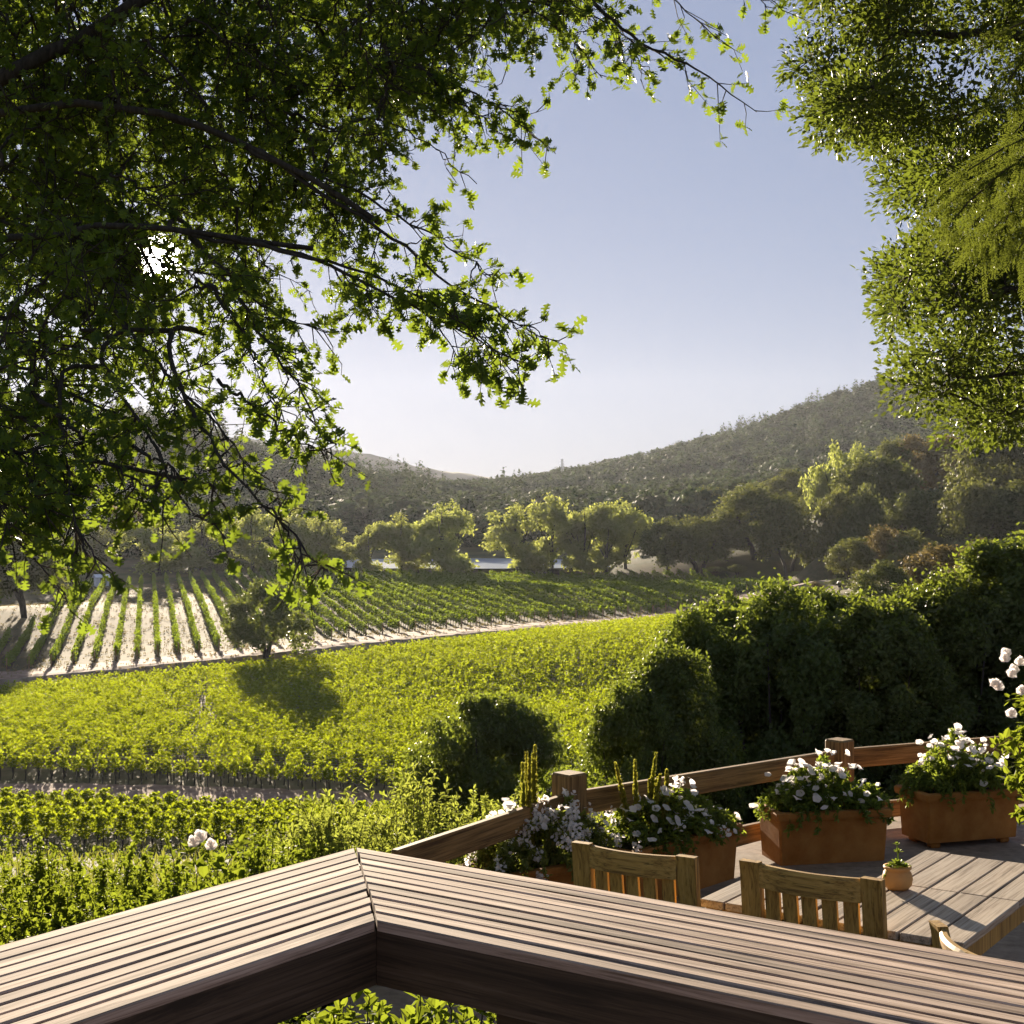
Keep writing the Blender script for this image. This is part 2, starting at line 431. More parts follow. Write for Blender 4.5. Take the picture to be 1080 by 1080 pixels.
# ground colour zones are real soils: bare vineyard earth against dry grass and scrub
row_poly = [road[1], *road[2:], at(990, 640, 262)] + list(top[::-1]) + [at(62, 640, 243), at(38, 662, 212), at(-30, 690, 186), at(-120, 715, 170)]
soil_poly = [road[0], *road[1:], *top[::-1], at(60, 608, 312), at(-30, 618, 300), at(-160, 690, 190)]
soil = inpoly(GX.ravel(), GY.ravel(), soil_poly)
low_poly = [at(-300, 812, 106), at(0, 819, 103.5), at(330, 831, 100), at(700, 842, 97), at(1050, 850, 96)] + [p + np.array([0, -6, 0]) for p in road[:-1][::-1]]
soil |= inpoly(GX.ravel(), GY.ravel(), low_poly)
soil |= ((GY.ravel() > 79) & (GY.ravel() < 106) & (GX.ravel() < 12) & (GX.ravel() > -80))
for (px, py, Y, rx, ry) in [(848, 586, 318, 6, 9), (700, 596, 326, 10, 4), (470, 512, 900, 40, 20), (600, 518, 760, 40, 26), (748, 500, 800, 50, 26), (670, 485, 1060, 40, 14), (858, 520, 420, 8, 8), (985, 585, 262, 9, 5), (690, 603, 324, 20, 3), (140, 590, 350, 10, 24)]:
    p = at(px, py, Y)
    soil |= (((GX.ravel() - p[0]) / rx) ** 2 + ((GY.ravel() - p[1]) / ry) ** 2) < 1
terr_me = mb.mesh('terrain', [], True)
ca = terr_me.color_attributes.new('soil', 'FLOAT_COLOR', 'POINT')
cc = np.zeros((len(soil), 4), np.float32); cc[:, 0] = soil; cc[:, 3] = 1
ca.data.foreach_set('color', cc.ravel())
m, nt, N, L = mat('hill_ground')
at_n = N.new('ShaderNodeAttribute'); at_n.attribute_name = 'soil'
tc = N.new('ShaderNodeTexCoord')
na = N.new('ShaderNodeTexNoise'); na.inputs['Scale'].default_value = .09; na.inputs['Detail'].default_value = 10
nb = N.new('ShaderNodeTexNoise'); nb.inputs['Scale'].default_value = 1.3; nb.inputs['Detail'].default_value = 10; nb.inputs['Roughness'].default_value = .7
L.new(tc.outputs['Object'], na.inputs[0]); L.new(tc.outputs['Object'], nb.inputs[0])
ra = N.new('ShaderNodeValToRGB'); e = ra.color_ramp.elements
e[0].position = .36; e[0].color = (.045, .055, .018, 1); e[1].position = .66; e[1].color = (.14, .125, .055, 1)
L.new(na.outputs[0], ra.inputs[0])
rb = N.new('ShaderNodeValToRGB'); e = rb.color_ramp.elements
e[0].position = .34; e[0].color = (.15, .080, .045, 1); e[1].position = .64; e[1].color = (.30, .172, .108, 1)
mpr = N.new('ShaderNodeMapping'); mpr.vector_type = 'TEXTURE'; mpr.inputs['Rotation'].default_value = (0, 0, R(13.7)); mpr.inputs['Scale'].default_value = (.55, 9, 1)
L.new(tc.outputs['Object'], mpr.inputs['Vector'])
nc_ = N.new('ShaderNodeTexNoise'); nc_.inputs['Scale'].default_value = 1; nc_.inputs['Detail'].default_value = 6; L.new(mpr.outputs[0], nc_.inputs[0])
mav = N.new('ShaderNodeMath'); mav.operation = 'MULTIPLY_ADD'; mav.inputs[1].default_value = .5; L.new(nc_.outputs[0], mav.inputs[0])
mav2 = N.new('ShaderNodeMath'); mav2.operation = 'MULTIPLY'; mav2.inputs[1].default_value = .5; L.new(nb.outputs[0], mav2.inputs[0]); L.new(mav2.outputs[0], mav.inputs[2])
L.new(mav.outputs[0], rb.inputs[0])
mx = N.new('ShaderNodeMix'); mx.data_type = 'RGBA'
mth = N.new('ShaderNodeMath'); mth.operation = 'ADD'; mth2 = N.new('ShaderNodeMath'); mth2.operation = 'MULTIPLY_ADD'; mth2.inputs[1].default_value = .5; mth2.inputs[2].default_value = -.25
L.new(nb.outputs[0], mth2.inputs[0]); L.new(at_n.outputs['Color'], mth.inputs[0]); L.new(mth2.outputs[0], mth.inputs[1]); mth.use_clamp = True
L.new(mth.outputs[0], mx.inputs[0]); L.new(ra.outputs[0], mx.inputs[6]); L.new(rb.outputs[0], mx.inputs[7])
bs = N.new('ShaderNodeBsdfPrincipled'); bs.inputs['Roughness'].default_value = .95; bs.inputs['Specular IOR Level'].default_value = .1
L.new(mx.outputs[2], bs.inputs['Base Color'])
bp = N.new('ShaderNodeBump'); bp.inputs['Strength'].default_value = .3; bp.inputs['Distance'].default_value = .08
L.new(nb.outputs[0], bp.inputs['Height']); L.new(bp.outputs[0], bs.inputs['Normal'])
o = N.new('ShaderNodeOutputMaterial'); L.new(bs.outputs[0], o.inputs[0])
terr_me.materials.append(m)
tag(link('terrain', terr_me), kind='structure')


def smooth_line(P, step):
    P = np.asarray(P, float)
    d = np.concatenate([[0], np.cumsum(np.linalg.norm(np.diff(P[:, :2], axis=0), axis=1))])
    t = np.arange(0, d[-1], step)
    Q = np.stack([np.interp(t, d, P[:, k]) for k in range(P.shape[1])], 1)
    k = max(1, int(12 / step)); ker = np.hanning(2 * k + 3)[1:-1]; ker /= ker.sum()
    pad = np.concatenate([np.repeat(Q[:1], len(ker) // 2, 0), Q, np.repeat(Q[-1:], len(ker) // 2, 0)])
    return np.stack([np.convolve(pad[:, i], ker, 'valid') for i in range(Q.shape[1])], 1)


def strip(name, P, prof, mats, jitter=.0):
    """sweep a cross-section (offset along the left normal, height above ground, material) along a ground line"""
    T = np.gradient(P[:, :2], axis=0); T /= np.linalg.norm(T, axis=1)[:, None]
    Nn = np.stack([-T[:, 1], T[:, 0]], 1)
    k = len(prof); rows = []
    for off, hgt, mi in prof:
        xy = P[:, :2] + Nn * (off + rng.normal(0, jitter, len(P)))[:, None]
        rows.append(np.concatenate([xy, (H(xy[:, 0], xy[:, 1]) + hgt + rng.normal(0, jitter * .3, len(P)))[:, None]], 1))
    V = np.stack(rows, 1).reshape(-1, 3)
    b = MB(); n = len(P); r = np.arange(n - 1)
    for c in range(k - 1):
        f = np.stack([r * k + c, (r + 1) * k + c, (r + 1) * k + c + 1, r * k + c + 1], 1)
        b.loops.append(f.ravel()); b.counts.append(np.full(n - 1, 4)); b.mi.append(np.full(n - 1, prof[c][2]))
    b.v = [V]; b.n = len(V)
    return b.obj(name, mats)


RL = smooth_line(road[:-1], 1.0)
tag(strip('farm_track', RL, [(-8.0, -.3, 0), (-5.0, .2, 0), (-2.6, .3, 0), (-.6, .45, 1), (1.0, .5, 1), (8, .35, 1), (13, -.3, 1)], [M_bank, M_dirt], .12), kind='structure')
FR = smooth_line([at(-320, 838, 97), at(0, 836, 98), at(330, 846, 95.5), at(640, 856, 94), at(800, 860, 94)], 1.0)
tag(strip('vineyard_road', FR, [(-4.6, -.1, 0), (-4.0, .10, 0), (-1.5, .14, 0), (1.5, .12, 0), (4.0, .10, 0), (4.8, -.1, 0)], [M_dirt], .1), kind='structure')

# lake
m, nt, N, L = mat('lake_water')
bs = N.new('ShaderNodeBsdfPrincipled'); bs.inputs['Base Color'].default_value = (.24, .28, .32, 1); bs.inputs['Roughness'].default_value = .28
tc = N.new('ShaderNodeTexCoord'); nn = N.new('ShaderNodeTexNoise'); nn.inputs['Scale'].default_value = 1.2; nn.inputs['Detail'].default_value = 4
L.new(tc.outputs['Object'], nn.inputs[0])
bp = N.new('ShaderNodeBump'); bp.inputs['Strength'].default_value = 1.0; bp.inputs['Distance'].default_value = .2
L.new(nn.outputs[0], bp.inputs['Height']); L.new(bp.outputs[0], bs.inputs['Normal'])
o = N.new('ShaderNodeOutputMaterial'); L.new(bs.outputs[0], o.inputs[0])
th = np.linspace(0, 2 * math.pi, 60, endpoint=False)
lx = -10 + 40 * np.sign(np.cos(th)) * np.abs(np.cos(th)) ** .8; ly = 362 + 36 * np.sign(np.sin(th)) * np.abs(np.sin(th)) ** .8
LAKE_Z = -12.35
mb = MB(); mb.add(np.stack([lx, ly, np.full(60, LAKE_Z)], 1), [tuple(range(60))]); tag(mb.obj('lake_water', m), kind='structure')

# far ridge
xs = np.linspace(-1750, 1750, 400)
prof_px = [(-1200, 430), (0, 440), (200, 455), (350, 473), (400, 483), (440, 491), (480, 497), (515, 503), (560, 515), (700, 530), (1300, 540)]
rz = np.interp(540 + xs / 2100 * F, [p[0] for p in prof_px], [p[1] for p in prof_px]); rz = (540 - rz) / F * 2100
rz += sum(rng.uniform(.5, 1.4) * np.sin(xs / s_ + rng.uniform(0, 6)) for s_ in (190, 83, 41, 22)) + rng.normal(0, .5, 400)
V = []
for f_, dy in ((-.3, -900), (.25, -600), (.62, -300), (.9, -90), (1, 0), (.8, 250), (-.3, 500)):
    V.append(np.stack([xs, 2100 + dy * .45 + 30 * np.sin(xs / 170 + f_ * 5), np.maximum(-8, rz * f_ + (0 if f_ == 1 else rng.normal(0, 1.2, 400)))], 1))
V = np.concatenate(V); i = np.arange(399)
mb = MB(); mb.add(V, np.concatenate([np.stack([r * 400 + i, r * 400 + i + 1, (r + 1) * 400 + i + 1, (r + 1) * 400 + i], 1) for r in range(6)]))
tag(mb.obj('far_hills', M_ridge, smooth=True), kind='structure')


# ------------------------------------------------------------------ trees
def crown(kind, seed, n_leaf, leaf, tpl=DIAMOND, asp=1.0, calm=False):
    """unit tree: crown about 1 wide, 1 tall from ground; returns trunk MB, foliage MB"""
    r = np.random.default_rng(seed)
    tr = MB(); fo = MB()
    cl = []
    if kind == 'oak':                       # broad dome on several leaning stems
        ns = r.integers(2, 4)
        for k in range(ns):
            a = r.uniform(0, 6.28); x, y = .06 * math.cos(a), .06 * math.sin(a)
            tr.tube([(x * .4, y * .4, -.05), (x, y, .15), (x * 2.6, y * 2.6, .34), (x * 4, y * 4, .58)], [.030, .024, .018, .008], 6)
        for k in range(60):
            a = r.uniform(0, 6.28); u = r.uniform(-.72, 1); rad = math.sqrt(max(0, 1 - max(u, 0) ** 2)) * r.uniform(.62, 1.05)
            cl.append((.38 * rad * math.cos(a), .38 * rad * math.sin(a), .50 + .40 * u * r.uniform(.8, 1.1), r.uniform(.08, .15)))
    elif kind == 'willow':                  # tall, stacked loose lobes, stems show below
        tr.tube([(0, 0, -.05), (.02, 0, .3), (-.01, .02, .6), (0, 0, .88)], [.026, .02, .014, .004], 6)
        for k in range(5):
            a = r.uniform(0, 6.28); z = r.uniform(.12, .4)
            tr.tube([(0, 0, z), (.12 * math.cos(a), .12 * math.sin(a), z + .18), (.26 * math.cos(a), .26 * math.sin(a), z + .40)], [.014, .009, .003], 5)
        for k in range(15):
            a = k * 2.4 + r.uniform(-.5, .5); zc = .17 + .67 * ((k * .618) % 1); rr = r.uniform(.10, .31) * math.sqrt(max(.15, 1 - ((zc - .5) / .5) ** 2)); s = r.uniform(.13, .21)
            for q_ in range(7):
                d = r.normal(size=3) * s * .55
                cl.append((rr * math.cos(a) + d[0], rr * math.sin(a) + d[1], max(.12, zc + d[2] * .9), s * r.uniform(.3, .62)))
    elif kind == 'conifer':
        tr.tube([(0, 0, -.03), (0, 0, .95)], [.02, .003], 5)
        for k in range(60):
            z = r.uniform(.1, 1); a = r.uniform(0, 6.28); rr = (1 - z) ** .8 * .2 * r.uniform(.5, 1.1)
            cl.append((rr * math.cos(a), rr * math.sin(a), z - .05 * r.random(), .02 + .05 * (1 - z)))
    elif kind == 'hedge':                   # dense to the ground, many stems
        for k in range(7):
            a = r.uniform(0, 6.28); x, y = .12 * math.cos(a), .12 * math.sin(a)
            tr.tube([(x * .5, y * .5, -.05), (x, y, .2), (x * 1.8, y * 1.8, .5), (x * 2.4, y * 2.4, .8)], [.012, .010, .007, .003], 5)
        for k in range(150):
            u = r.uniform(0, 1); a = r.uniform(0, 6.28); w_ = .44 * min(1, (u + .35) * 2.2) * math.sqrt(max(.02, 1 - max(0, (u - .35) / .66) ** 2)) * r.uniform(.45, 1.08)
            cl.append((w_ * math.cos(a), w_ * math.sin(a), .08 + .86 * u, r.uniform(.05, .12)))
    cl = np.array(cl)
    wgt = cl[:, 3] ** 2; wgt /= wgt.sum()
    k = r.choice(len(cl), n_leaf, p=wgt)
    d = r.normal(size=(n_leaf, 3)); d /= np.linalg.norm(d, axis=1)[:, None]
    rad = cl[k, 3] * r.uniform(.25, 1.0, n_leaf) ** .5 * np.where(r.random(n_leaf) < .08, 1.5, 1)
    P = cl[k, :3] + d * rad[:, None] * np.array([1, 1, .8])
    nrm = d + r.normal(size=(n_leaf, 3)) * .7 + np.array([0, 0, .4])
    al = r.normal(size=(n_leaf, 3)) + np.array([0, 0, -.3])
    cx = P - np.array([0, 0, .45]); nrm = nrm * .8 + cx / (np.linalg.norm(cx, axis=1)[:, None] + 1e-6) * (3.0 if calm else 1.3)
    P = P * np.array([1, 1, asp]); tr.v = [v_ * np.array([1, 1, asp]) for v_ in tr.v]
    fo.leaves(P, al, nrm, leaf * r.uniform(.6, 1.3, n_leaf), leaf * r.uniform(.45, .8, n_leaf), tpl)
    return tr, fo


PROTO = {}


ASP = {}


def proto(key, kind, seed, n, leaf, lm, tpl=DIAMOND, asp=1.0):
    tr, fo = crown(kind, seed, n, leaf, tpl, asp); ASP[key] = asp
    PROTO[key] = (tr.mesh('trunk', M_bark, True), fo.mesh('crown', lm))


for s_ in range(4): proto(f'oak{s_}', 'oak', 10 + s_, 7500, .044, M_midoak)
for s_ in range(2): proto(f'dry{s_}', 'oak', 20 + s_, 6500, .044, M_dry)
for s_ in range(5): proto(f'willow{s_}', 'willow', 30 + s_, 6500, .046, M_willow)
for s_ in range(4): proto(f'hedge{s_}', 'hedge', 40 + s_, 46000, .030, M_hedge, asp=1.5)
proto('lone', 'oak', 61, 9000, .042, leafmat('field_tree_leaf', (.05, .07, .016), (.09, .10, .025), (.22, .26, .035), .4))


def tree(key, px, base, topy, wid, Y, label, name='tree', group=None, rz=None, groundz=None):
    p = at(px, base, Y); gz = Hs(p[0], p[1])
    zt = (540 - topy) / F * Y
    h = max(.5, zt - gz); w = wid / F * Y * (1.25 if key[:2] == 'wi' else 1.1 if key[:2] in ('oa', 'dr') else 1)
    o = empty(name, (p[0], p[1], gz), rng.uniform(0, 6.28) if rz is None else rz, label, 'tree' if name != 'shrub' else 'shrub', group)
    o.scale = (w / .86, w / .86, h / .94 / ASP[key])
    link('trunk', PROTO[key][0], o); link('crown', PROTO[key][1], o)
    return o


WG = 'feathery trees along the lake'
OG = 'oaks at the foot of the right hill'
T = [('oak0', -15, 640, 535, 120, 235, 'dark broad tree cut by the left edge, above the shaded dirt', 'oak_tree', None),
     ('oak1', 28, 640, 556, 78, 222, 'dark round tree at far left beside the shaded bare dirt', 'oak_tree', None),
     ('oak2', 78, 600, 552, 70, 330, 'olive tree left of the small white shed', 'oak_tree', None),
     ('dry0', 128, 600, 534, 64, 380, 'brownish tree rising behind the small white shed', 'oak_tree', None),
     ('willow0', 168, 600, 546, 66, 322, 'yellow-green tree just right of the pale track head beyond the vine rows', 'willow_tree', WG),
     ('willow1', 212, 600, 547, 58, 335, 'yellow-green tree behind the left end of the clipped dark hedge', 'willow_tree', WG),
     ('willow2', 266, 600, 537, 58, 318, 'yellow-green tree with bare stem in front of the clipped dark hedge', 'willow_tree', WG),
     ('willow3', 318, 598, 538, 44, 345, 'pale tree behind the hanging oak twig tip', 'willow_tree', WG),
     ('willow4', 346, 602, 546, 50, 330, 'pale tree at the left end of the lake', 'willow_tree', WG),
     ('willow1', 388, 600, 551, 34, 326, 'small bright tree standing against the left part of the lake', 'willow_tree', WG),
     ('willow3', 424, 602, 546, 58, 326, 'leafy tree with darker middle left of the tall two-stemmed lake tree', 'willow_tree', WG),
     ('willow0', 466, 602, 531, 66, 324, 'tall two-stemmed tree in the middle of the lake shore', 'willow_tree', WG),
     ('willow4', 545, 602, 538, 60, 326, 'left one of the bright tree clump right of the open lake water', 'willow_tree', WG),
     ('willow2', 583, 602, 524, 56, 330, 'tallest tree of the bright clump right of the open lake water', 'willow_tree', WG),
     ('willow1', 616, 602, 532, 50, 328, 'darker green tree in the middle of the bright lakeside clump', 'willow_tree', WG),
     ('willow3', 640, 602, 536, 44, 326, 'lower bushy tree before the right end of the bright lakeside clump', 'willow_tree', WG),
     ('willow0', 660, 601, 529, 50, 332, 'rightmost rounded tree of the bright lakeside clump', 'willow_tree', WG),
     ('oak3', 705, 592, 549, 56, 322, 'low oak leaning left at the near end of the oak row', 'oak_tree', OG),
     ('oak0', 738, 593, 545, 70, 318, 'spreading oak with light crown in the oak row', 'oak_tree', OG),
     ('oak1', 768, 592, 543, 46, 325, 'small dark oak between two spreading oaks in the row', 'oak_tree', OG),
     ('oak2', 798, 590, 518, 88, 324, 'largest multi-stemmed oak in the row above the dirt path', 'oak_tree', OG),
     ('oak3', 832, 590, 526, 62, 316, 'oak with slim trunk beside the pale dirt path', 'oak_tree', OG),
     ('oak0', 748, 556, 513, 42, 430, 'round oak up the slope behind the spreading oak', 'oak_tree', OG),
     ('oak1', 790, 548, 510, 46, 430, 'dark oak up the slope behind the largest oak', 'oak_tree', OG),
     ('oak2', 833, 542, 499, 56, 410, 'broad dark oak below the bare pale slope patch', 'oak_tree', OG),
     ('oak3', 856, 560, 520, 46, 350, 'dark upright oak left of the sunlit twin-lobed tree', 'oak_tree', OG),
     ('willow2', 880, 535, 470, 46, 330, 'tall sunlit light-green tree at the left end of the upper right grove', 'tree', OG),
     ('willow4', 908, 530, 474, 44, 345, 'light-green tree second in the upper right grove', 'tree', OG),
     ('oak1', 928, 540, 482, 84, 312, 'big dark oak in front of the upper right grove', 'oak_tree', OG),
     ('oak0', 942, 510, 463, 42, 380, 'round olive tree crowning the upper right grove', 'oak_tree', OG),
     ('dry0', 966, 515, 460, 52, 380, 'rusty-brown tree at the top of the upper right grove', 'tree', OG),
     ('dry1', 1000, 515, 462, 62, 370, 'brownish tree under the overhanging evergreen twigs', 'tree', OG),
     ('oak2', 1045, 530, 458, 100, 315, 'tall dark tree at the right of the upper grove', 'oak_tree', OG),
     ('oak3', 1095, 530, 450, 90, 320, 'tree cut by the right edge in the upper grove', 'oak_tree', OG),
     ('oak0', 884, 558, 516, 50, 292, 'rounded oak with sunlit left side on the middle terrace', 'oak_tree', OG),
     ('oak2', 912, 562, 520, 50, 286, 'dark oak second from left on the middle terrace', 'oak_tree', OG),
     ('oak1', 962, 562, 518, 62, 288, 'low dark oak with arching trunks on the middle terrace', 'oak_tree', OG),
     ('oak3', 990, 562, 520, 50, 290, 'low oak touching the big dark oak on the middle terrace', 'oak_tree', OG),
     ('oak0', 1030, 570, 508, 78, 266, 'big dark oak mass on the middle terrace near the right edge', 'oak_tree', OG),
     ('oak2', 1078, 572, 512, 80, 262, 'dark oak cut by the right edge on the middle terrace', 'oak_tree', OG),
     ('oak1', 898, 606, 568, 48, 242, 'small dark round oak with clear trunk below the middle terrace', 'oak_tree', OG),
     ('dry1', 934, 602, 558, 60, 246, 'oak with rusty crown top next to the small dark round oak', 'oak_tree', OG),
     ('oak3', 962, 602, 562, 58, 242, 'dark oak at the right of the rusty-topped oak', 'oak_tree', OG),
     ('oak2', 930, 650, 596, 66, 150, 'olive tree rising behind the tall dark hedge', 'tree', None),
     ('dry0', 996, 648, 576, 92, 152, 'dry brown-grey tree behind the tall dark hedge', 'tree', None),
     ('dry1', 1040, 640, 572, 60, 160, 'faded olive tree next to the dry brown-grey tree', 'tree', None)]
for (k, px, b, t_, w, Y, lab, nm, grp) in T: tree(k, px, b, t_, w, Y, lab, nm, grp)
tree('lone', 281, 697, 615, 88, 171.5, 'lone green tree standing on the track between the two vineyard blocks', 'oak_tree', rz=.4)

for k in range(120):
    px = rng.uniform(690, 1090); Y = rng.uniform(225, 318); p = at(px, 590, Y)
    if inpoly(np.array([p[0]]), np.array([p[1]]), row_poly)[0]: continue
    y_ = 540 - Hs(p[0], p[1]) / Y * F; hh = rng.uniform(1.2, 3.0)
    tree(['oak0', 'oak1', 'oak3', 'dry1'][k % 4], px, y_, y_ - hh / Y * F, rng.uniform(10, 26), Y, 'small scrubby bush on the slope among the oaks at the right', 'shrub', 'scrub on the right slope')

# tall dark hedge on the right, the domed bush in the middle
HG = 'shrubs forming the tall dark hedge'
Hd = [('hedge0', 672, 728, 80, 27, 'feathery light-edged shrub at the left end of the tall hedge'),
      ('hedge1', 708, 690, 90, 28, 'hedge shrub second from the left end, just above the vine field edge'),
      ('hedge3', 742, 654, 100, 31, 'hedge shrub third from the left end, before the taller twiggy one'),
      ('hedge2', 772, 638, 110, 33, 'hedge shrub with bumpy top under the right part of the vineyard'),
      ('hedge3', 822, 628, 110, 31, 'hedge shrub with ragged twiggy top in the middle of the hedge'),
      ('hedge0', 872, 630, 110, 33, 'hedge shrub in front of the olive tree'),
      ('hedge1', 922, 640, 110, 31, 'low-topped hedge shrub between two taller ones'),
      ('hedge2', 968, 628, 100, 33, 'hedge shrub in front of the dry brown-grey tree'),
      ('hedge3', 1012, 606, 110, 32, 'hedge shrub stepping up to the tallest one'),
      ('hedge0', 1062, 572, 130, 33, 'tallest sunlit shrub at the right end of the hedge'),
      ('hedge1', 1120, 560, 140, 34, 'hedge shrub mostly beyond the right edge')]
for (k, px, ty, w, Y, lab) in Hd: tree(k, px, 830, ty + (12 if px > 1000 else 4), w * 1.5, Y, lab, 'shrub', HG)
proto('dome', 'hedge', 77, 42000, .028, M_hedge, asp=.9)
tree('dome', 516, 846, 742, 165, 45, 'dark domed bush standing alone in front of the lower vine field', 'shrub')
# clipped hedge beyond the field
hb = MB(); n = 5000
P = np.stack([rng.uniform(-9, 9, n), rng.normal(0, .5, n), rng.uniform(0, 1.9, n)], 1)
hb.leaves(P, unit(n), unit(n) + [0, 0, .5], .35, .25, DIAMOND)
p = at(262, 600, 330)
ho = empty('hedge', (p[0], p[1], Hs(p[0], p[1])), 0, 'long clipped dark hedge beyond the head of the vine rows', 'hedge')
hb.obj('foliage', M_midoak, ho)
for k in range(12): hs_ = MB(); hs_.tube([(-8.5 + k * 1.5, 0, -.1), (-8.5 + k * 1.5, .1, 1.2)], [.05, .02], 5); hs_.obj('stem', M_bark, ho)

# ------------------------------------------------------------------ forest on the hills (a mass nobody could count)
fproto = []
for k in range(6):
    tr, fo = crown('oak' if k < 4 else 'conifer', 100 + k, 420 if k < 4 else 260, .16 if k < 4 else .07, calm=True)
    V = np.concatenate(fo.v); fproto.append(V)
NF = 26000
xy = []
px = rng.uniform(-250, 1330, NF); Yf = np.sqrt(rng.uniform(345 ** 2, 1190 ** 2, NF))
X = (px - 540) / F * Yf
keep = ~((Yf < 430) & (px > 330) & (px < 680))           # lake and its banks
keep &= ~((Yf < 420) & (px > 690))
keep &= ~((Yf < 370) & (px > 60))
gxx = X[keep]; gyy = Yf[keep]
# thin to a minimum spacing that suits crown size
cell = {}
sel = []
for i in range(len(gxx)):
    key = (int(gxx[i] // 9.0), int(gyy[i] // 12))
    if key in cell: continue
    cell[key] = 1; sel.append(i)
gxx, gyy = gxx[sel], gyy[sel]; gpx = 540 + gxx / gyy * F
gz = H(gxx, gyy)
bare = np.zeros(len(gxx), bool)
for (px_, py_, Y_, rx, ry) in [(470, 512, 900, 20, 20), (600, 518, 760, 18, 22), (748, 500, 800, 34, 26), (670, 485, 1060, 30, 16)]:
    p_ = at(px_, py_, Y_); bare |= (((gxx - p_[0]) / rx) ** 2 + ((gyy - p_[1]) / ry) ** 2) < 1
gxx, gyy, gz, gpx = gxx[~bare], gyy[~bare], gz[~bare], gpx[~bare]
left = gpx < 470
conif = rng.random(len(gxx)) < np.where(left & (gyy > 560), .55, np.where((gyy > 1060) & (gpx > 760), .4, .02))
for nm, selm, ms in (('oak_woodland', ~conif, M_forest), ('conifer_woodland', conif, M_forest)):
    fb = MB(); idx = np.where(selm)[0]; tint = []
    for i in idx:
        c_ = nm[0] == 'c'
        V = fproto[rng.integers(4, 6) if c_ else rng.integers(0, 4)]
        a = rng.uniform(0, 6.28); w = rng.uniform(11, 20) if not c_ else rng.uniform(20, 30); h = rng.uniform(8, 15) if not c_ else rng.uniform(12, 22)
        ca_, sa = math.cos(a), math.sin(a)
        W = np.stack([(V[:, 0] * ca_ - V[:, 1] * sa) * w + gxx[i], (V[:, 0] * sa + V[:, 1] * ca_) * w + gyy[i], V[:, 2] * h + gz[i] - 1.0], 1)
        tint.append(np.full(len(W), rng.uniform(0, 1)))
        b0 = fb.n; fb.v.append(W); fb.n += len(W)
        fb.loops.append(np.arange(len(W)).reshape(-1, 4)[:, ::-1].ravel() + b0); fb.counts.append(np.full(len(W) // 4, 4)); fb.mi.append(np.zeros(len(W) // 4, int))
    fo_ = fb.obj(nm, ms); ca = fo_.data.attributes.new('tint', 'FLOAT', 'POINT'); ca.data.foreach_set('value', np.concatenate(tint).astype(np.float32))
    tag(fo_, 'dense oak wood covering the hills behind the lake' if nm[0] == 'o' else 'pointed conifers along the hazy left hill and the right ridge', 'woodland', None, 'stuff')

nt = M_forest.node_tree; N, L = nt.nodes, nt.links
for nd_ in N:
    if nd_.type == 'HUE_SAT': hs_n = nd_
a_n = N.new('ShaderNodeAttribute'); a_n.attribute_name = 'tint'
for sock, lo_, hi_ in (('Value', .55, 1.5), ('Hue', .475, .515)):
    mr = N.new('ShaderNodeMapRange'); mr.inputs[3].default_value = lo_; mr.inputs[4].default_value = hi_; L.new(a_n.outputs['Fac'], mr.inputs[0]); L.new(mr.outputs[0], hs_n.inputs[sock])

# ------------------------------------------------------------------ vineyards
rd = np.array([math.sin(R(-13.7)), math.cos(R(-13.7))]); rp = np.array([rd[1], -rd[0]])


def vine_leaves(fb, xy, zg, width, zlo, zhi, per, leaf, tpl, r=rng, shoots=.2):
    n = len(xy) * per
    k = np.repeat(np.arange(len(xy)), per)
    u = r.random(n)
    z = zlo + (zhi - zlo) * np.where(r.random(n) < shoots, u ** .5 * 1.22, u ** .8)
    bulge = (.6 + .4 * np.sin((z - zlo) / (zhi - zlo) * 3.1)) * width
    lump = .75 + .5 * np.sin(xy[k, 0] * 2.7 + xy[k, 1] * 3.3) * np.sin(xy[k, 0] * 1.1 - xy[k, 1] * .9 + 1.2)
    off = r.normal(size=(n, 2)) * (bulge * .5 * lump)[:, None]
    P = np.concatenate([xy[k] + off, (zg[k] + z)[:, None]], 1)
    nr = np.concatenate([off / (width + 1e-6) + r.normal(size=(n, 2)) * .5, (.5 + r.normal(size=n) * .5)[:, None]], 1)
    fb.leaves(P, unit(n, r), nr, leaf * r.uniform(.6, 1.3, n), leaf * r.uniform(.6, 1.2, n), tpl)


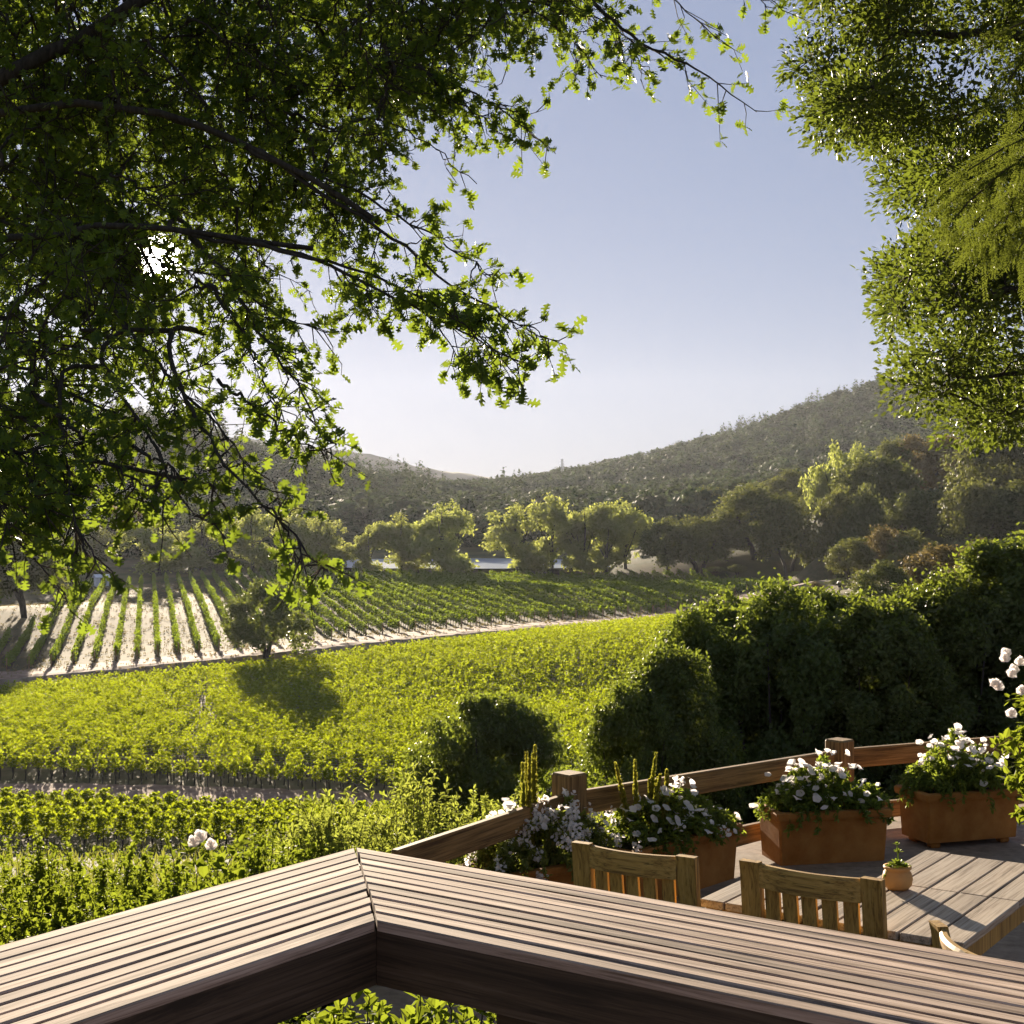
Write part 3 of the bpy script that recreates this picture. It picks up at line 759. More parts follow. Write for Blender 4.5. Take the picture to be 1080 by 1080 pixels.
rows = []
c0 = road[4][:2] @ rp
for i in range(-34, 42):
    t = np.arange(120, 330, .45)
    base = rp * (c0 + i * 2.4)
    s = rd[None, :] * t[:, None] + base[None, :]
    # start behind the track
    inside = inpoly(s[:, 0], s[:, 1], row_poly)
    s = s[inside]
    if len(s) < 12: continue
    d = np.min(np.linalg.norm(s[:, None, :] - RL[None, ::3, :2], axis=2), axis=1)
    s = s[d > 9.5]
    if len(s) < 12: continue
    pxs = 540 + s[:, 0] / s[:, 1] * F
    if pxs.max() < -60 or pxs.min() > 1130: continue
    rows.append(s)
for s in rows:
    zg = H(s[:, 0], s[:, 1]); z0 = Hs(*s[0]); o = s[0]
    pxm = float(np.mean(540 + s[:, 0] / s[:, 1] * F))
    lab = 'trellised vine row with bare sunlit soil on both sides in the upper left block' if pxm < 300 else ('trellised vine row running up the middle of the dense upper vineyard block' if pxm < 560 else 'trellised vine row in the shaded right part of the upper vineyard block')
    root = empty('vine_row', (o[0], o[1], z0), 0, lab, 'vine row', 'vine rows of the upper vineyard')
    q_ = s - o; zq = zg - z0
    fb = MB(); vine_leaves(fb, q_ + rng.normal(0, .05, q_.shape), zq + .12 * np.sin(s[:, 1] * .31 + o[0]) + rng.normal(0, .06, len(zq)), .30, .55, 1.8, 34, .23, DIAMOND, shoots=.1)
    fb.obj('foliage', M_vine_far, root)
    tb = MB()
    for k in range(0, len(q_), 4):
        tb.tube([(*q_[k], zq[k] - .1), (q_[k][0] + .04, q_[k][1], zq[k] + .85)], [.05, .035], 4, cap=False)
    tag(tb.obj('vine_trunk', M_bark, root), kind='stuff')
    pb = MB(); e_ = q_[0] - rd * .7
    pb.tube([(e_[0], e_[1], -.2), (e_[0], e_[1], 1.75)], [.07, .06], 6); pb.obj('end_post', M_post, root)

# lower block: rows across the view
ld = np.array([.983, -.184]); lp = np.array([.184, .983])
f0 = at(0, 819, 103.5)[:2]
def t_idx(s): return (s - f0) @ ld


LOWG = 'vine rows of the lower vineyard'
nrow = 0
for i in range(1, 75):
    t = np.arange(-70, 120, .5)
    s = f0 + lp * (i * 1.75) + ld[None, :] * t[:, None]
    pxs = 540 + s[:, 0] / s[:, 1] * F
    s = s[inpoly(s[:, 0], s[:, 1], low_poly) & (pxs > -110) & (pxs < 800)]
    if len(s) < 10: continue
    d = np.min(np.linalg.norm(s[:, None, :] - RL[None, ::3, :2], axis=2), axis=1)
    s = s[d > 5.5]
    if len(s) < 10: continue
    zg = H(s[:, 0], s[:, 1]); o = s[0]; z0 = zg[0]
    root = empty('vine_row', (o[0], o[1], z0), 0, 'leafy bright green vine row running across the view in the dense lower vineyard block', 'vine row', LOWG)
    q_ = s - o; zq = zg - z0
    # a thin patch where the wires show
    pxs = 540 + s[:, 0] / s[:, 1] * F; pys = 540 - zg / s[:, 1] * F
    dens = np.ones(len(s), bool)
    thin = (np.abs(pxs - 205 - 14 * np.sin(i * 1.7)) < 26 + 12 * np.sin(i * .9)) & (pys > 725)
    dens &= ~(thin & (rng.random(len(s)) < .62))
    dens &= rng.random(len(s)) > .05
    if i <= 3: dens &= np.sin(t_idx(s) * 2 * math.pi / 1.9 + i * 2.1) + rng.normal(0, .3, len(s)) > .1
    fb = MB(); vine_leaves(fb, q_[dens] + rng.normal(0, .14, q_[dens].shape), zq[dens] + rng.normal(0, .14, dens.sum()), .85, .7, 1.75, 76 if i < 20 else 40, .165 if i < 20 else .235, LEAF if i < 20 else DIAMOND, shoots=.35)
    fb.obj('foliage', M_vine, root)
    tb = MB()
    for k in range(0, len(q_), 2):
        tb.tube([(*q_[k], zq[k] - .1), (q_[k][0] + .05, q_[k][1], zq[k] + .95)], [.05, .035], 4, cap=False)
    tag(tb.obj('vine_trunk', M_bark, root), kind='stuff')
    wb = MB()
    for hz_ in (.95, 1.45): wb.tube(np.concatenate([q_[::6], (zq[::6] + hz_)[:, None]], 1), .005, 3)
    wb.obj('wire', M_wire, root)
    nrow += 1

# individual vines along the roads
vproto = []
for k in range(10):
    r = np.random.default_rng(300 + k)
    fb = MB(); xy = np.stack([r.uniform(-.24, .24, 24), r.normal(0, .08, 24)], 1)
    vine_leaves(fb, xy, np.zeros(24), .38 if k < 5 else .6, .85 if k < 5 else .6, 1.7, 7 if k < 5 else 16, .17, LEAF, r, .35)
    tb = MB(); tb.tube([(0, 0, -.15), (.03, .02, .4), (-.02, 0, .8), (.02, 0, 1.0)], [.055, .045, .04, .03], 6)
    tb.tube([(0, 0, .85), (.25, 0, 1.0), (.5, .02, 1.0)], [.025, .02, .014], 5); tb.tube([(0, 0, .85), (-.25, 0, 1.0), (-.5, .02, 1.0)], [.025, .02, .014], 5)
    vproto.append((tb.mesh('trunk', M_bark, True), fb.mesh('foliage', M_vine)))


def vine(x, y, lab, grp, s=1.0, full=0):
    z = Hs(x, y); o = empty('grapevine', (x, y, z), math.atan2(ld[1], ld[0]) + rng.normal(0, .1), lab, 'grapevine', grp)
    k = rng.integers(0, 5) + full; o.scale = (1, 1, s * rng.uniform(.92, 1.08))
    link('trunk', vproto[k][0], o); link('foliage', vproto[k][1], o)


for k in range(-2, 62):
    p_ = f0 + ld * k * .95
    if 540 + p_[0] / p_[1] * F < 720: vine(p_[0], p_[1], 'bright green grapevine with bare trunk in the front row along the pale road', 'vines of the front row by the pale road')
for j, (y0, sx) in enumerate(((858, 1.0), (872, 1.0), (886, 1.0), (902, 1.0))):
    q0 = at(-10, y0, 90 - j * 4.0)[:2]
    for k in range(0, 34):
        p_ = q0 + ld * k * 1.05
        vine(p_[0], p_[1], ('grapevine in the row closest below the pale road', 'grapevine in the second row below the pale road', 'grapevine in the third row below the pale road', 'grapevine in the fourth row below the pale road')[j], 'vines below the pale road', .95, 5)


# dry weeds on the bare lanes, the track and its bank: a cover nobody could count
n = 26000
px = rng.uniform(-30, 780, n); Yw = rng.uniform(150, 315, n); X = (px - 540) / F * Yw
sd = (Yw - np.interp(X, RL[:, 0], RL[:, 1])) * .8
k = ((sd > -6) & (sd < -1)) | ((sd > 0) & (rng.random(n) < .30) & inpoly(X, Yw, soil_poly))
X, Yw, sd = X[k], Yw[k], sd[k]; zz = H(X, Yw) + np.where((sd > -5) & (sd < 12), .40, .02)
M_weed = leafmat('dry_weed', (.16, .125, .05), (.25, .20, .09), (.3, .24, .08), .3, .8, .1)
wb = MB(); m_ = 4; kk = np.repeat(np.arange(len(X)), m_)
P = np.stack([X[kk], Yw[kk], zz[kk]], 1) + rng.normal(0, .12, (len(kk), 3)) * [1, 1, .1]
wb.leaves(P, rng.normal(size=(len(kk), 3)) * .5 + [0, 0, 1], unit(len(kk)), rng.uniform(.12, .38, len(kk)), .12, DIAMOND)
tag(wb.obj('dry_weeds', M_weed), 'thin dry weeds on the bare soil between vine rows and on the track bank', 'weeds', None, 'stuff')


n = 30000
Yg = 12 * (78 / 12) ** rng.random(n); X = rng.uniform(-.42, .32, n) * Yg; k = ~((X > -1.5) & (Yg < 22))
X, Yg = X[k], Yg[k]; gb = MB()
gb.leaves(np.stack([X, Yg, H(X, Yg) - .02], 1), rng.normal(size=(len(X), 3)) * .35 + [0, 0, 1], unit(len(X)), rng.uniform(.25, .6, len(X)) * np.clip(Yg / 30, .5, 1), rng.uniform(.05, .14, len(X)) * np.clip(Yg / 30, .3, 1), DIAMOND)
tag(gb.obj('bank_grass', leafmat('bank_grass_blade', (.06, .085, .015), (.14, .13, .04), (.34, .36, .05), .4)), 'rough grass on the bank between the deck and the vineyard', 'grass', None, 'stuff')


# ------------------------------------------------------------------ small far structures
def gable_house(name, px, py, Y, w, d, h, rh, rz, wallm, roofm, lab, cat, door=True):
    p = at(px, py, Y); o = empty(name, (p[0], p[1], Hs(p[0], p[1]) - .1), rz, lab, cat)
    b = MB(); b.box((-w / 2, -d / 2, 0), (w / 2, d / 2, h), .02)
    b.add([(-w / 2, -d / 2, h), (-w / 2, d / 2, h), (-w / 2, 0, h + rh)], [(0, 1, 2)]); b.add([(w / 2, -d / 2, h), (w / 2, d / 2, h), (w / 2, 0, h + rh)], [(0, 2, 1)])
    b.obj('wall', wallm, o)
    e = .25
    for sg in (-1, 1):
        n_ = np.array([0, sg * rh, d / 2]); n_ = n_ / np.linalg.norm(n_) * .12
        A = np.array([(-w / 2 - e, 0, h + rh + .03), (w / 2 + e, 0, h + rh + .03), (w / 2 + e, sg * (d / 2 + e), h - e * rh * 2 / d + .03), (-w / 2 - e, sg * (d / 2 + e), h - e * rh * 2 / d + .03)])
        r_ = MB(); r_.add(np.concatenate([A, A + n_]), [(0, 1, 2, 3), (7, 6, 5, 4), (0, 4, 5, 1), (1, 5, 6, 2), (2, 6, 7, 3), (3, 7, 4, 0)]); r_.obj('roof', roofm, o)
    if door:
        b = MB(); b.box((-.45, -d / 2 - .04, 0), (.45, -d / 2 - .002, 2.0), .01); b.obj('door', M_beam, o)
        for x_ in (-w / 4, w / 4):
            if w > 4: b = MB(); b.box((x_ - .5, -d / 2 - .04, 1), (x_ + .5, -d / 2 - .002, 2.1), .01); b.obj('window', M_glass, o)
    return o


gable_house('shed', 107, 605, 306, 2.6, 2.2, 1.9, .5, .5, M_white, M_white, 'small white shed at the head of the left vine rows', 'shed')
gable_house('house', 596, 519, 762, 26, 12, 5, 4, .1, M_tan, M_tile, 'low far house with pale roof on the wooded slope behind the lake', 'house')
gable_house('house', 858, 521, 415, 8, 6, 2.8, 1.6, .3, M_tan, M_tile, 'small house roof on the right slope beside the big oaks', 'house')
gable_house('house', 424, 512, 880, 16, 9, 4.5, 3, -.2, M_tan, M_tile, 'far tan house among the trees left of the hill saddle', 'house')


def pylon(px, base, topy, Y, lab):
    p = at(px, base, Y); g = Hs(p[0], p[1]); h = (540 - topy) / F * Y - g
    o = empty('power_pylon', (p[0], p[1], g), .3, lab, 'pylon')
    b = MB(); w = h * .09
    lev = np.linspace(0, 1, 9)
    hw = w * (1 - .82 * lev ** .8)
    cs = [(-1, -1), (1, -1), (1, 1), (-1, 1)]
    for sx, sy in cs: b.tube([(sx * a, sy * a, h * l) for a, l in zip(hw, lev)], h * .006, 4)
    for i in range(8):
        for k in range(4):
            s1, s2 = cs[k], cs[(k + 1) % 4]
            b.tube([(s1[0] * hw[i], s1[1] * hw[i], h * lev[i]), (s2[0] * hw[i + 1], s2[1] * hw[i + 1], h * lev[i + 1])], h * .0035, 3)
            b.tube([(s2[0] * hw[i], s2[1] * hw[i], h * lev[i]), (s1[0] * hw[i + 1], s1[1] * hw[i + 1], h * lev[i + 1])], h * .0035, 3)
    b.obj('lattice_tower', M_steel, o)
    for l, a in ((.74, .13), (.85, .11), (.95, .08)):
        c_ = MB(); c_.tube([(-h * a, 0, h * l), (0, 0, h * (l + .012)), (h * a, 0, h * l)], h * .005, 4); c_.obj('crossarm', M_steel, o)


pylon(419, 525, 487, 900, 'thin lattice pylon above the wooded saddle, left one of two')
pylon(593, 515, 484, 980, 'thin lattice pylon on the right ridge, right one of two')

# ------------------------------------------------------------------ near: slatted rail of the deck
ZC = -.85
Oc = on_plane(375, 893, ZC)
AL, AR = R(180 + 54.6), R(-35.4)
dl = np.array([math.cos(AL), math.sin(AL), 0]); dr = np.array([math.cos(AR), math.sin(AR), 0])
WID = .485
root = empty('deck_railing', (Oc[0], Oc[1], -1.65), 0, 'weathered wide slatted wooden railing with mitred corner in the foreground', 'railing')
base = np.array([Oc[0], Oc[1], -1.65])
NB = 11; pitch = WID / NB


def arm(name_ang, d, inn, length, flip):
    """local frame: x along the arm, y towards the deck; mitre ends follow the 45 degree joint"""
    a = math.atan2(d[1], d[0])
    b = MB()
    for k in range(NB):
        y0 = k * pitch + rng.uniform(-.001, .001); y1 = y0 + pitch - rng.uniform(.004, .010)
        if k == NB - 1: y1 = y0 + pitch
        zt = (0 if k not in (0, NB - 1) else -.001) + rng.uniform(-.0012, .0006); zb = -.024
        g = .002 + rng.uniform(0, .006)
        x0a, x0b = y0 + g, y1 + g                            # mitre start
        n = 26
        xs_ = np.concatenate([[0], np.linspace(.02, 1, n)])
        rowsV = []
        wob = np.cumsum(rng.normal(0, .0003, n + 1)); wz = np.cumsum(rng.normal(0, .0002, n + 1)); wz -= np.linspace(0, wz[-1], n + 1)
        for q_, t in enumerate(xs_):
            xa = x0a + (length - x0a) * t; xb = x0b + (length - x0b) * t
            c_ = .003
            rowsV.append([(xa, y0 + wob[q_], zb), (xa, y0 + wob[q_], zt - c_ + wz[q_]), (xa + c_ * (1 - t), y0 + c_ + wob[q_], zt + wz[q_]), (xb - c_ * (1 - t), y1 - c_ + wob[q_], zt + wz[q_]), (xb, y1 + wob[q_], zt - c_ + wz[q_]), (xb, y1 + wob[q_], zb)])
        V = np.array(rowsV)
        if flip: V[:, :, 1] *= -1
        K = 6; r_ = np.arange(n)
        fs = np.concatenate([np.stack([r_ * K + c, r_ * K + (c + 1) % K, (r_ + 1) * K + (c + 1) % K, (r_ + 1) * K + c], 1) for c in range(K)])
        if not flip: fs = fs[:, ::-1]
        b.add(V.reshape(-1, 3), fs); b.add(np.concatenate([V[0], V[-1]]), [list(range(6)), list(range(11, 5, -1))])
    o = b.obj('slatted_cap', M_rail, root); o.location = (0, 0, ZC - base[2]); o.rotation_euler = (0, 0, a)
    sg = -1 if flip else 1
    for (ya, yb) in ((WID - .046, WID - .003), (.03, .07)):          # mitred beams under both edges
        V = np.array([(ya, ya, -.138), (yb, yb, -.138), (yb, yb, -.0245), (ya, ya, -.0245), (length, ya, -.138), (length, yb, -.138), (length, yb, -.0245), (length, ya, -.0245)])
        V[:4, 0] += .0008; V[:, 1] *= sg
        fs = [(0, 3, 2, 1), (4, 5, 6, 7), (0, 1, 5, 4), (1, 2, 6, 5), (2, 3, 7, 6), (3, 0, 4, 7)]
        b = MB(); b.add(V, fs if sg > 0 else [f[::-1] for f in fs])
        o = b.obj('beam', M_beam, root); o.location = (0, 0, ZC - base[2]); o.rotation_euler = (0, 0, a)
    for x_ in (WID + .25, WID + 1.5, WID + 2.9):
        if x_ > length - .1: continue
        b = MB(); yc = sg * (WID * .62)
        b.box((x_ - .045, yc - .045, -.80), (x_ + .045, yc + .045, -.026), .004)
        o = b.obj('post', M_beam, root); o.location = (0, 0, ZC - base[2]); o.rotation_euler = (0, 0, a)
    # cross blocks
    for x_ in (WID + .25, WID + 1.5):
        b = MB(); yy = sorted((sg * .075, sg * (WID - .055)))
        b.box((x_ - .06, yy[0], -.15), (x_ - .047, yy[1], -.0265), .003)
        o = b.obj('brace', M_beam, root); o.location = (0, 0, ZC - base[2]); o.rotation_euler = (0, 0, a)


# left arm: heading dl, deck side lies to its left (counter-clockwise)
arm('l', dl, None, 3.4, False)
arm('r', dr, None, 4.4, True)
# deck boards behind the rail
inn = Oc + (dl + dr) * (WID - .06)
b = MB()
for k in range(30):
    u0 = .0 + k * .145
    A = inn + dl * u0; A[2] = -1.65
    c_ = np.stack([A, A + dr * 4.2, A + dr * 4.2 + dl * .138, A + dl * .138])
    b.add(np.concatenate([c_ - [0, 0, .03], c_]), [(3, 2, 1, 0), (4, 5, 6, 7), (0, 1, 5, 4), (1, 2, 6, 5), (2, 3, 7, 6), (3, 0, 4, 7)])
tag(b.obj('deck_floor', M_rail), kind='structure')

# ------------------------------------------------------------------ lower terrace
ZF = -2.24
tp = [(-1.1, 6.3), (.33, 8.75), (2.33, 10.85), (4.6, 11.75), (8.5, 12.2), (8.5, 1.5), (2.2, 2.4), (-.2, 4.4)]
b = MB(); V = np.array([(x, y, ZF) for x, y in tp] + [(x, y, ZF - .35) for x, y in tp]); n = len(tp)
b.add(V, [tuple(range(n))[::-1], tuple(range(n, 2 * n))] + [(i, (i + 1) % n, n + (i + 1) % n, n + i) for i in range(n)])
tag(b.obj('terrace_floor', M_slab), kind='structure')


def seg_box(b, p0, p1, th, z0, z1, bev=.006):
    """a board from p0 to p1 (ground plan), thickness th, between two heights; in local x-along frame about p0"""
    L_ = float(np.linalg.norm(np.subtract(p1, p0)))
    b.box((0, -th / 2, z0), (L_, th / 2, z1), bev)
    return math.atan2(p1[1] - p0[1], p1[0] - p0[0])


fence = empty('rail_fence', (.33, 8.6, ZF), 0, 'brown two-rail wooden fence with square posts round the lower terrace', 'fence')
fp = [(-.62, 7.15), (.33, 8.6), (2.33, 10.62), (4.9, 11.75), (7.6, 12.2)]
pt = [-1.72, -1.50, -1.615, -1.57, -1.5]
rt = [-1.635, -1.615, -1.685, -1.68, -1.66]
for i, (x, y) in enumerate(fp):
    b = MB(); b.box((-.077, -.077, 0), (.077, .077, pt[i] - ZF), .012)
    o = b.obj('post', M_post, fence); o.location = (x - .33, y - 8.6, 0); o.rotation_euler = (0, 0, .75)
for i in range(4):
    p0, p1 = np.array(fp[i]), np.array(fp[i + 1]); d = (p1 - p0) / np.linalg.norm(p1 - p0)
    for nm, zo, hh in (('top_rail', 0, .14), ('lower_rail', -.40, .12)):
        a = p0 + d * .09; e_ = p1 - d * .09
        b = MB(); L_ = np.linalg.norm(e_ - a); b.box((0, -.022, -hh), (L_, .022, 0), .006)
        o = b.obj(nm, M_fence, fence)
        dz = rt[i + 1] - rt[i]
        o.location = (a[0] - .33, a[1] - 8.6, rt[i] + zo - ZF); o.rotation_euler = (0, -math.atan2(dz, L_), math.atan2(d[1], d[0]))


def sprigs(nst, spread, height, leaf, wid, per, tpl, r, droop=.2, start=.25, stem=.003, base=(.1, .1), stems=None, jitter=.5, upright=.6):
    """fan of stems with leaves along them; returns foliage, stem builders and stem tips"""
    fo, sb, tips = MB(), MB(), []
    cen, al, nr = [], [], []
    for k in range(nst):
        a = r.uniform(0, 6.28); e = math.sqrt(r.random())
        b0 = np.array([base[0] * e * math.cos(a), base[1] * e * math.sin(a), 0])
        h = height * r.uniform(.6, 1.08) * (1 - .38 * e * e)
        tip = np.array([spread[0] * e * math.cos(a), spread[1] * e * math.sin(a), h])
        t = np.linspace(0, 1, 7)[:, None]
        mid = b0 * .5 + tip * .5 + np.array([-.15 * tip[0], -.15 * tip[1], .18 * h])
        P = (1 - t) ** 2 * b0 + 2 * t * (1 - t) * mid + t ** 2 * tip
        P[:, 2] -= droop * (t[:, 0] ** 3) * e * height
        P[1:] += r.normal(0, .02 * height, (6, 3))
        sb.tube(P, np.linspace(stem * 1.6, stem * .5, 7), 4, cap=False)
        tips.append((P[-1], P[-1] - P[-2]))
        u = start + (1 - start) * r.random(per) ** .8
        q_ = np.stack([np.interp(u, t[:, 0], P[:, i]) for i in range(3)], 1)
        d = P[-1] - P[-2]; d = d / (np.linalg.norm(d) + 1e-9)
        out = r.normal(size=(per, 3)); out /= np.linalg.norm(out, axis=1)[:, None]
        cen.append(q_ + out * leaf * .1); al.append(out + d * upright); nr.append(np.array([0, 0, 1.0]) + r.normal(size=(per, 3)) * jitter)
    cen, al, nr = map(np.concatenate, (cen, al, nr))
    n = len(cen)
    fo.leaves(cen, al, nr, leaf * r.uniform(.55, 1.2, n), leaf * wid * r.uniform(.8, 1.2, n), tpl)
    return fo, sb, tips


def flower_mesh(name, m, rad, petals=5, cup=.35, layers=1):
    b = MB()
    for ly in range(layers):
        n = petals * 6
        th = np.arange(n) * 2 * math.pi / n
        rr = rad * (1 - .28 * ly) * (.94 + .06 * np.cos(petals * th + ly))
        zc = cup * rad * (.55 + .9 * ly)
        V = [(0, 0, -cup * rad * .6)]
        for f_, zf in ((.3, -.1), (.72, .55), (1.0, .78)):
            for k in range(n): V.append((rr[k] * f_ * math.cos(th[k]), rr[k] * f_ * math.sin(th[k]), zc * zf + .07 * rad * math.sin(3 * th[k] + ly) * f_))
        fs = [(0, 1 + k, 1 + (k + 1) % n) for k in range(n)]
        for l_ in range(2):
            fs += [(1 + l_ * n + k, 1 + (l_ + 1) * n + k, 1 + (l_ + 1) * n + (k + 1) % n, 1 + l_ * n + (k + 1) % n) for k in range(n)]
        b.add(V, fs)
    return b.mesh(name, m, True)


PET = [flower_mesh('flower', M_petal, .037), flower_mesh('flower', M_petal, .033, cup=.6), flower_mesh('flower', M_petal, .027, cup=.9)]
ROSE = [flower_mesh('rose', M_rose, .033, 7, .7, 3), flower_mesh('rose', M_rose, .03, 6, .9, 3)]


def put_flower(me, parent, pos, nrm, s, name='flower'):
    o = link(name, me, parent)
    o.location = [float(v) for v in pos]
    o.rotation_mode = 'QUATERNION'
    o.rotation_quaternion = Vector([float(v) for v in nrm]).to_track_quat('Z', 'Y')
    o.scale = (s, s, s)
    return o


def planter(x, y, rz, L_, W_, h, lab, group, feet=False, lift=0.0):
    o = empty('planter', (x, y, ZF + lift), rz, lab, 'planter', group)
    b = MB(); t = .028; tp_ = .03                                        # tapered trough
    def ring(l, w, z, c=.012):
        l /= 2; w /= 2
        return [(-l + c, -w, z), (l - c, -w, z), (l, -w + c, z), (l, w - c, z), (l - c, w, z), (-l + c, w, z), (-l, w - c, z), (-l, -w + c, z)]
    hb_ = h - .055
    R_ = [ring(L_ - tp_, W_ - tp_, 0), ring(L_, W_, hb_), ring(L_ + .035, W_ + .035, hb_ + .004), ring(L_ + .045, W_ + .045, hb_ + .02), ring(L_ + .045, W_ + .045, h - .008), ring(L_ + .03, W_ + .03, h), ring(L_ - 2 * t, W_ - 2 * t, h), ring(L_ - 2 * t - .02, W_ - 2 * t - .02, h - .10)]
    V = np.array(R_).reshape(-1, 3); K = 8; fs = []
    for r_ in range(len(R_) - 1): fs += [(r_ * K + c, r_ * K + (c + 1) % K, (r_ + 1) * K + (c + 1) % K, (r_ + 1) * K + c) for c in range(K)]
    fs.append(tuple(range(K))[::-1])
    b.add(V, fs); b.obj('trough', M_terra, o)
    b = MB(); b.box((-L_ / 2 + .05, -W_ / 2 + .05, h - .09), (L_ / 2 - .05, W_ / 2 - .05, h - .035), .01); b.obj('soil', M_soil, o)
    if feet:
        for sx in (-1, 1):
            for sy in (-1, 1):
                b = MB(); b.box((sx * (L_ / 2 - .09) - .035, sy * (W_ / 2 - .07) - .035, -lift), (sx * (L_ / 2 - .09) + .035, sy * (W_ / 2 - .07) + .035, -.002), .01); b.obj('foot', M_terra, o)
    return o


def petunia(x, y, rz, z, L_, W_, hgt, nfl, lab, seed, spikes=0, pale=0):
    r = np.random.default_rng(seed)
    o = empty('petunia', (x, y, z), rz, lab, 'flowers', 'white flowers growing in the planters')
    fo, sb, tips = MB(), MB(), []
    f_, s_, tp1 = sprigs(120, (L_ * .64, W_ * .95), hgt * 1.12, .038, .5, 54, LEAF, r, droop=.6, start=.12, base=(L_ * .42, W_ * .3))
    o1 = f_.obj('foliage', M_sage if pale > 10 else M_petleaf, o); s_.obj('stem', M_petleaf, o)
    r.shuffle(tp1); tp1.sort(key=lambda t_: -(t_[0][2] - .12 * t_[0][1] + r.normal(0, .05)))
    for k in range(nfl):
        p_, d_ = tp1[k % min(len(tp1), 62)]
        # blooms sit on the top and front of the mound
        q_ = p_ + np.array([r.normal(0, .04), r.normal(0, .035), .015 + .03 * r.random()])
        q_[2] = max(q_[2], .02)
        nrm = np.array([r.normal(0, .5), -.35 + r.normal(0, .5), .7 + r.random() * .4])
        put_flower(PET[r.integers(0, 3)], o, q_, nrm, r.uniform(.68, 1.0))
    for k in range(spikes):
        bx_ = (r.uniform(-.22, .06) if pale > 10 else r.uniform(-.30, .08)) * L_; by_ = r.uniform(-.2, .2) * W_; hh = hgt * r.uniform(1.1, 1.75)
        sp = MB(); t = np.linspace(0, 1, 6); lean = r.normal(0, .05, 2)
        P = np.stack([bx_ + lean[0] * t, by_ + lean[1] * t, hh * t], 1); sp.tube(P, .003, 4)
        n = 260; u = r.uniform(.18, 1, n); q_ = np.stack([np.interp(u, t, P[:, i]) for i in range(3)], 1)
        out = r.normal(size=(n, 3)); out /= np.linalg.norm(out, axis=1)[:, None]
        sp.leaves(q_, out + [0, 0, 1.4], out, .052 * (1.25 - .95 * u), .017, LEAF); sp.obj('flower_spike', M_spike, o)
    if pale:
        n = 0
        for k in range(pale):
            p_, d_ = tp1[(k * 7) % min(len(tp1), 75)]; sp = MB()
            q_ = p_ + r.normal(0, .026, 3) + r.normal(0, .017, (22, 3)); q_[:, 2] = np.abs(q_[:, 2])
            sp.leaves(q_, unit(22, r), unit(22, r) + [0, -.4, .8], .024, .019, LEAF); sp.obj('blossom_cluster', M_petal, o)
    return o


PG = 'terracotta trough planters along the terrace fence'
planters_cfg = [
    ((822, 914), (937, 908), .36, .335, 0., False, 'terracotta trough with sunlit left end, standing left of the small round pot', 'white petunias spilling over the trough with the sunlit left end', .33, 98, 0, 0),
    ((979, 897), (1076, 889), .36, .33, .04, True, 'terracotta trough raised on little feet at the right of the terrace', 'dense white petunias in the raised trough at the right', .38, 99, 0, 0),
    ((668, 962), (779, 926), .36, .335, 0., False, 'long terracotta trough set slantwise behind the left wooden chair', 'white petunias and yellow-green flower spikes in the slanted trough', .30, 60, 9, 8),
    ((520, 985), (655, 958), .34, .30, 0., False, 'terracotta trough almost hidden behind the slatted railing and the left chair', 'mass of small pale pinkish-white flowers beside the fence post', .40, 14, 6, 98)]
for k, (A_, B_, W_, h, lift, ft, lab, lab2, hg, nf, sp, pale) in enumerate(planters_cfg):
    a, c = on_plane(*A_, ZF)[:2], on_plane(*B_, ZF)[:2]
    d = c - a; L_ = float(np.linalg.norm(d)); d /= L_; n_ = np.array([-d[1], d[0]])
    cen = (a + c) / 2 + n_ * W_ / 2; rz = math.atan2(d[1], d[0])
    planter(cen[0], cen[1], rz, L_, W_, h, lab, PG, ft, lift)
    petunia(cen[0], cen[1], rz, ZF + lift + h - .04, L_, W_, hg, nf, lab2, 60 + k, sp, pale)

# tables
ZT = -1.5
nc = on_plane(1018, 995, ZT); fl = on_plane(737, 948, ZT)
uy = np.array([.563, .826]); uy /= np.linalg.norm(uy); ux = np.array([uy[1], -uy[0]])


def make_table(o2, TW, TD, nbd, seam, lab):
    to = empty('table', (o2[0], o2[1], ZF), math.atan2(ux[1], ux[0]), lab, 'table')
    zt = ZT - ZF; b = MB(); pw = TW / nbd
    for k in range(nbd):
        off = rng.uniform(0, .004); e_ = TD + rng.uniform(-.012, .012)
        cuts = [(off, seam - .002), (seam + .002, e_)] if seam else [(off, e_)]
        for y0, y1 in cuts: b.box((k * pw + .004, y0, zt - .03), ((k + 1) * pw - .004, y1, zt + rng.uniform(-.001, .001)), .003)
    b.obj('tabletop', M_table, to)
    for lo, hi, mm in (((.09, .02, zt - .11), (TW - .09, .045, zt - .032), M_teak), ((.09, TD - .055, zt - .11), (TW - .09, TD - .03, zt - .032), M_teak),
                   ((.02, .09, zt - .11), (.045, TD - .1, zt - .032), M_teakv), ((TW - .045, .09, zt - .11), (TW - .02, TD - .1, zt - .032), M_teakv)):
        b = MB(); b.box(lo, hi, .004); b.obj('apron', mm, to)
    for sx in (0, 1):
        for sy in (0, 1):
            x_ = .015 if not sx else TW - .085; y_ = .015 if not sy else TD - .095
            b = MB(); b.box((x_, y_, 0), (x_ + .07, y_ + .07, zt - .032), .006); b.obj('leg', M_teakv, to)
    return to


make_table(nc[:2] - ux * .60, .60, 1.33, 5, .68, 'long weathered slat-top table carrying a small succulent pot')
make_table(fl[:2], .43, .62, 4, 0, 'small slat-top side table between the two chair backs')

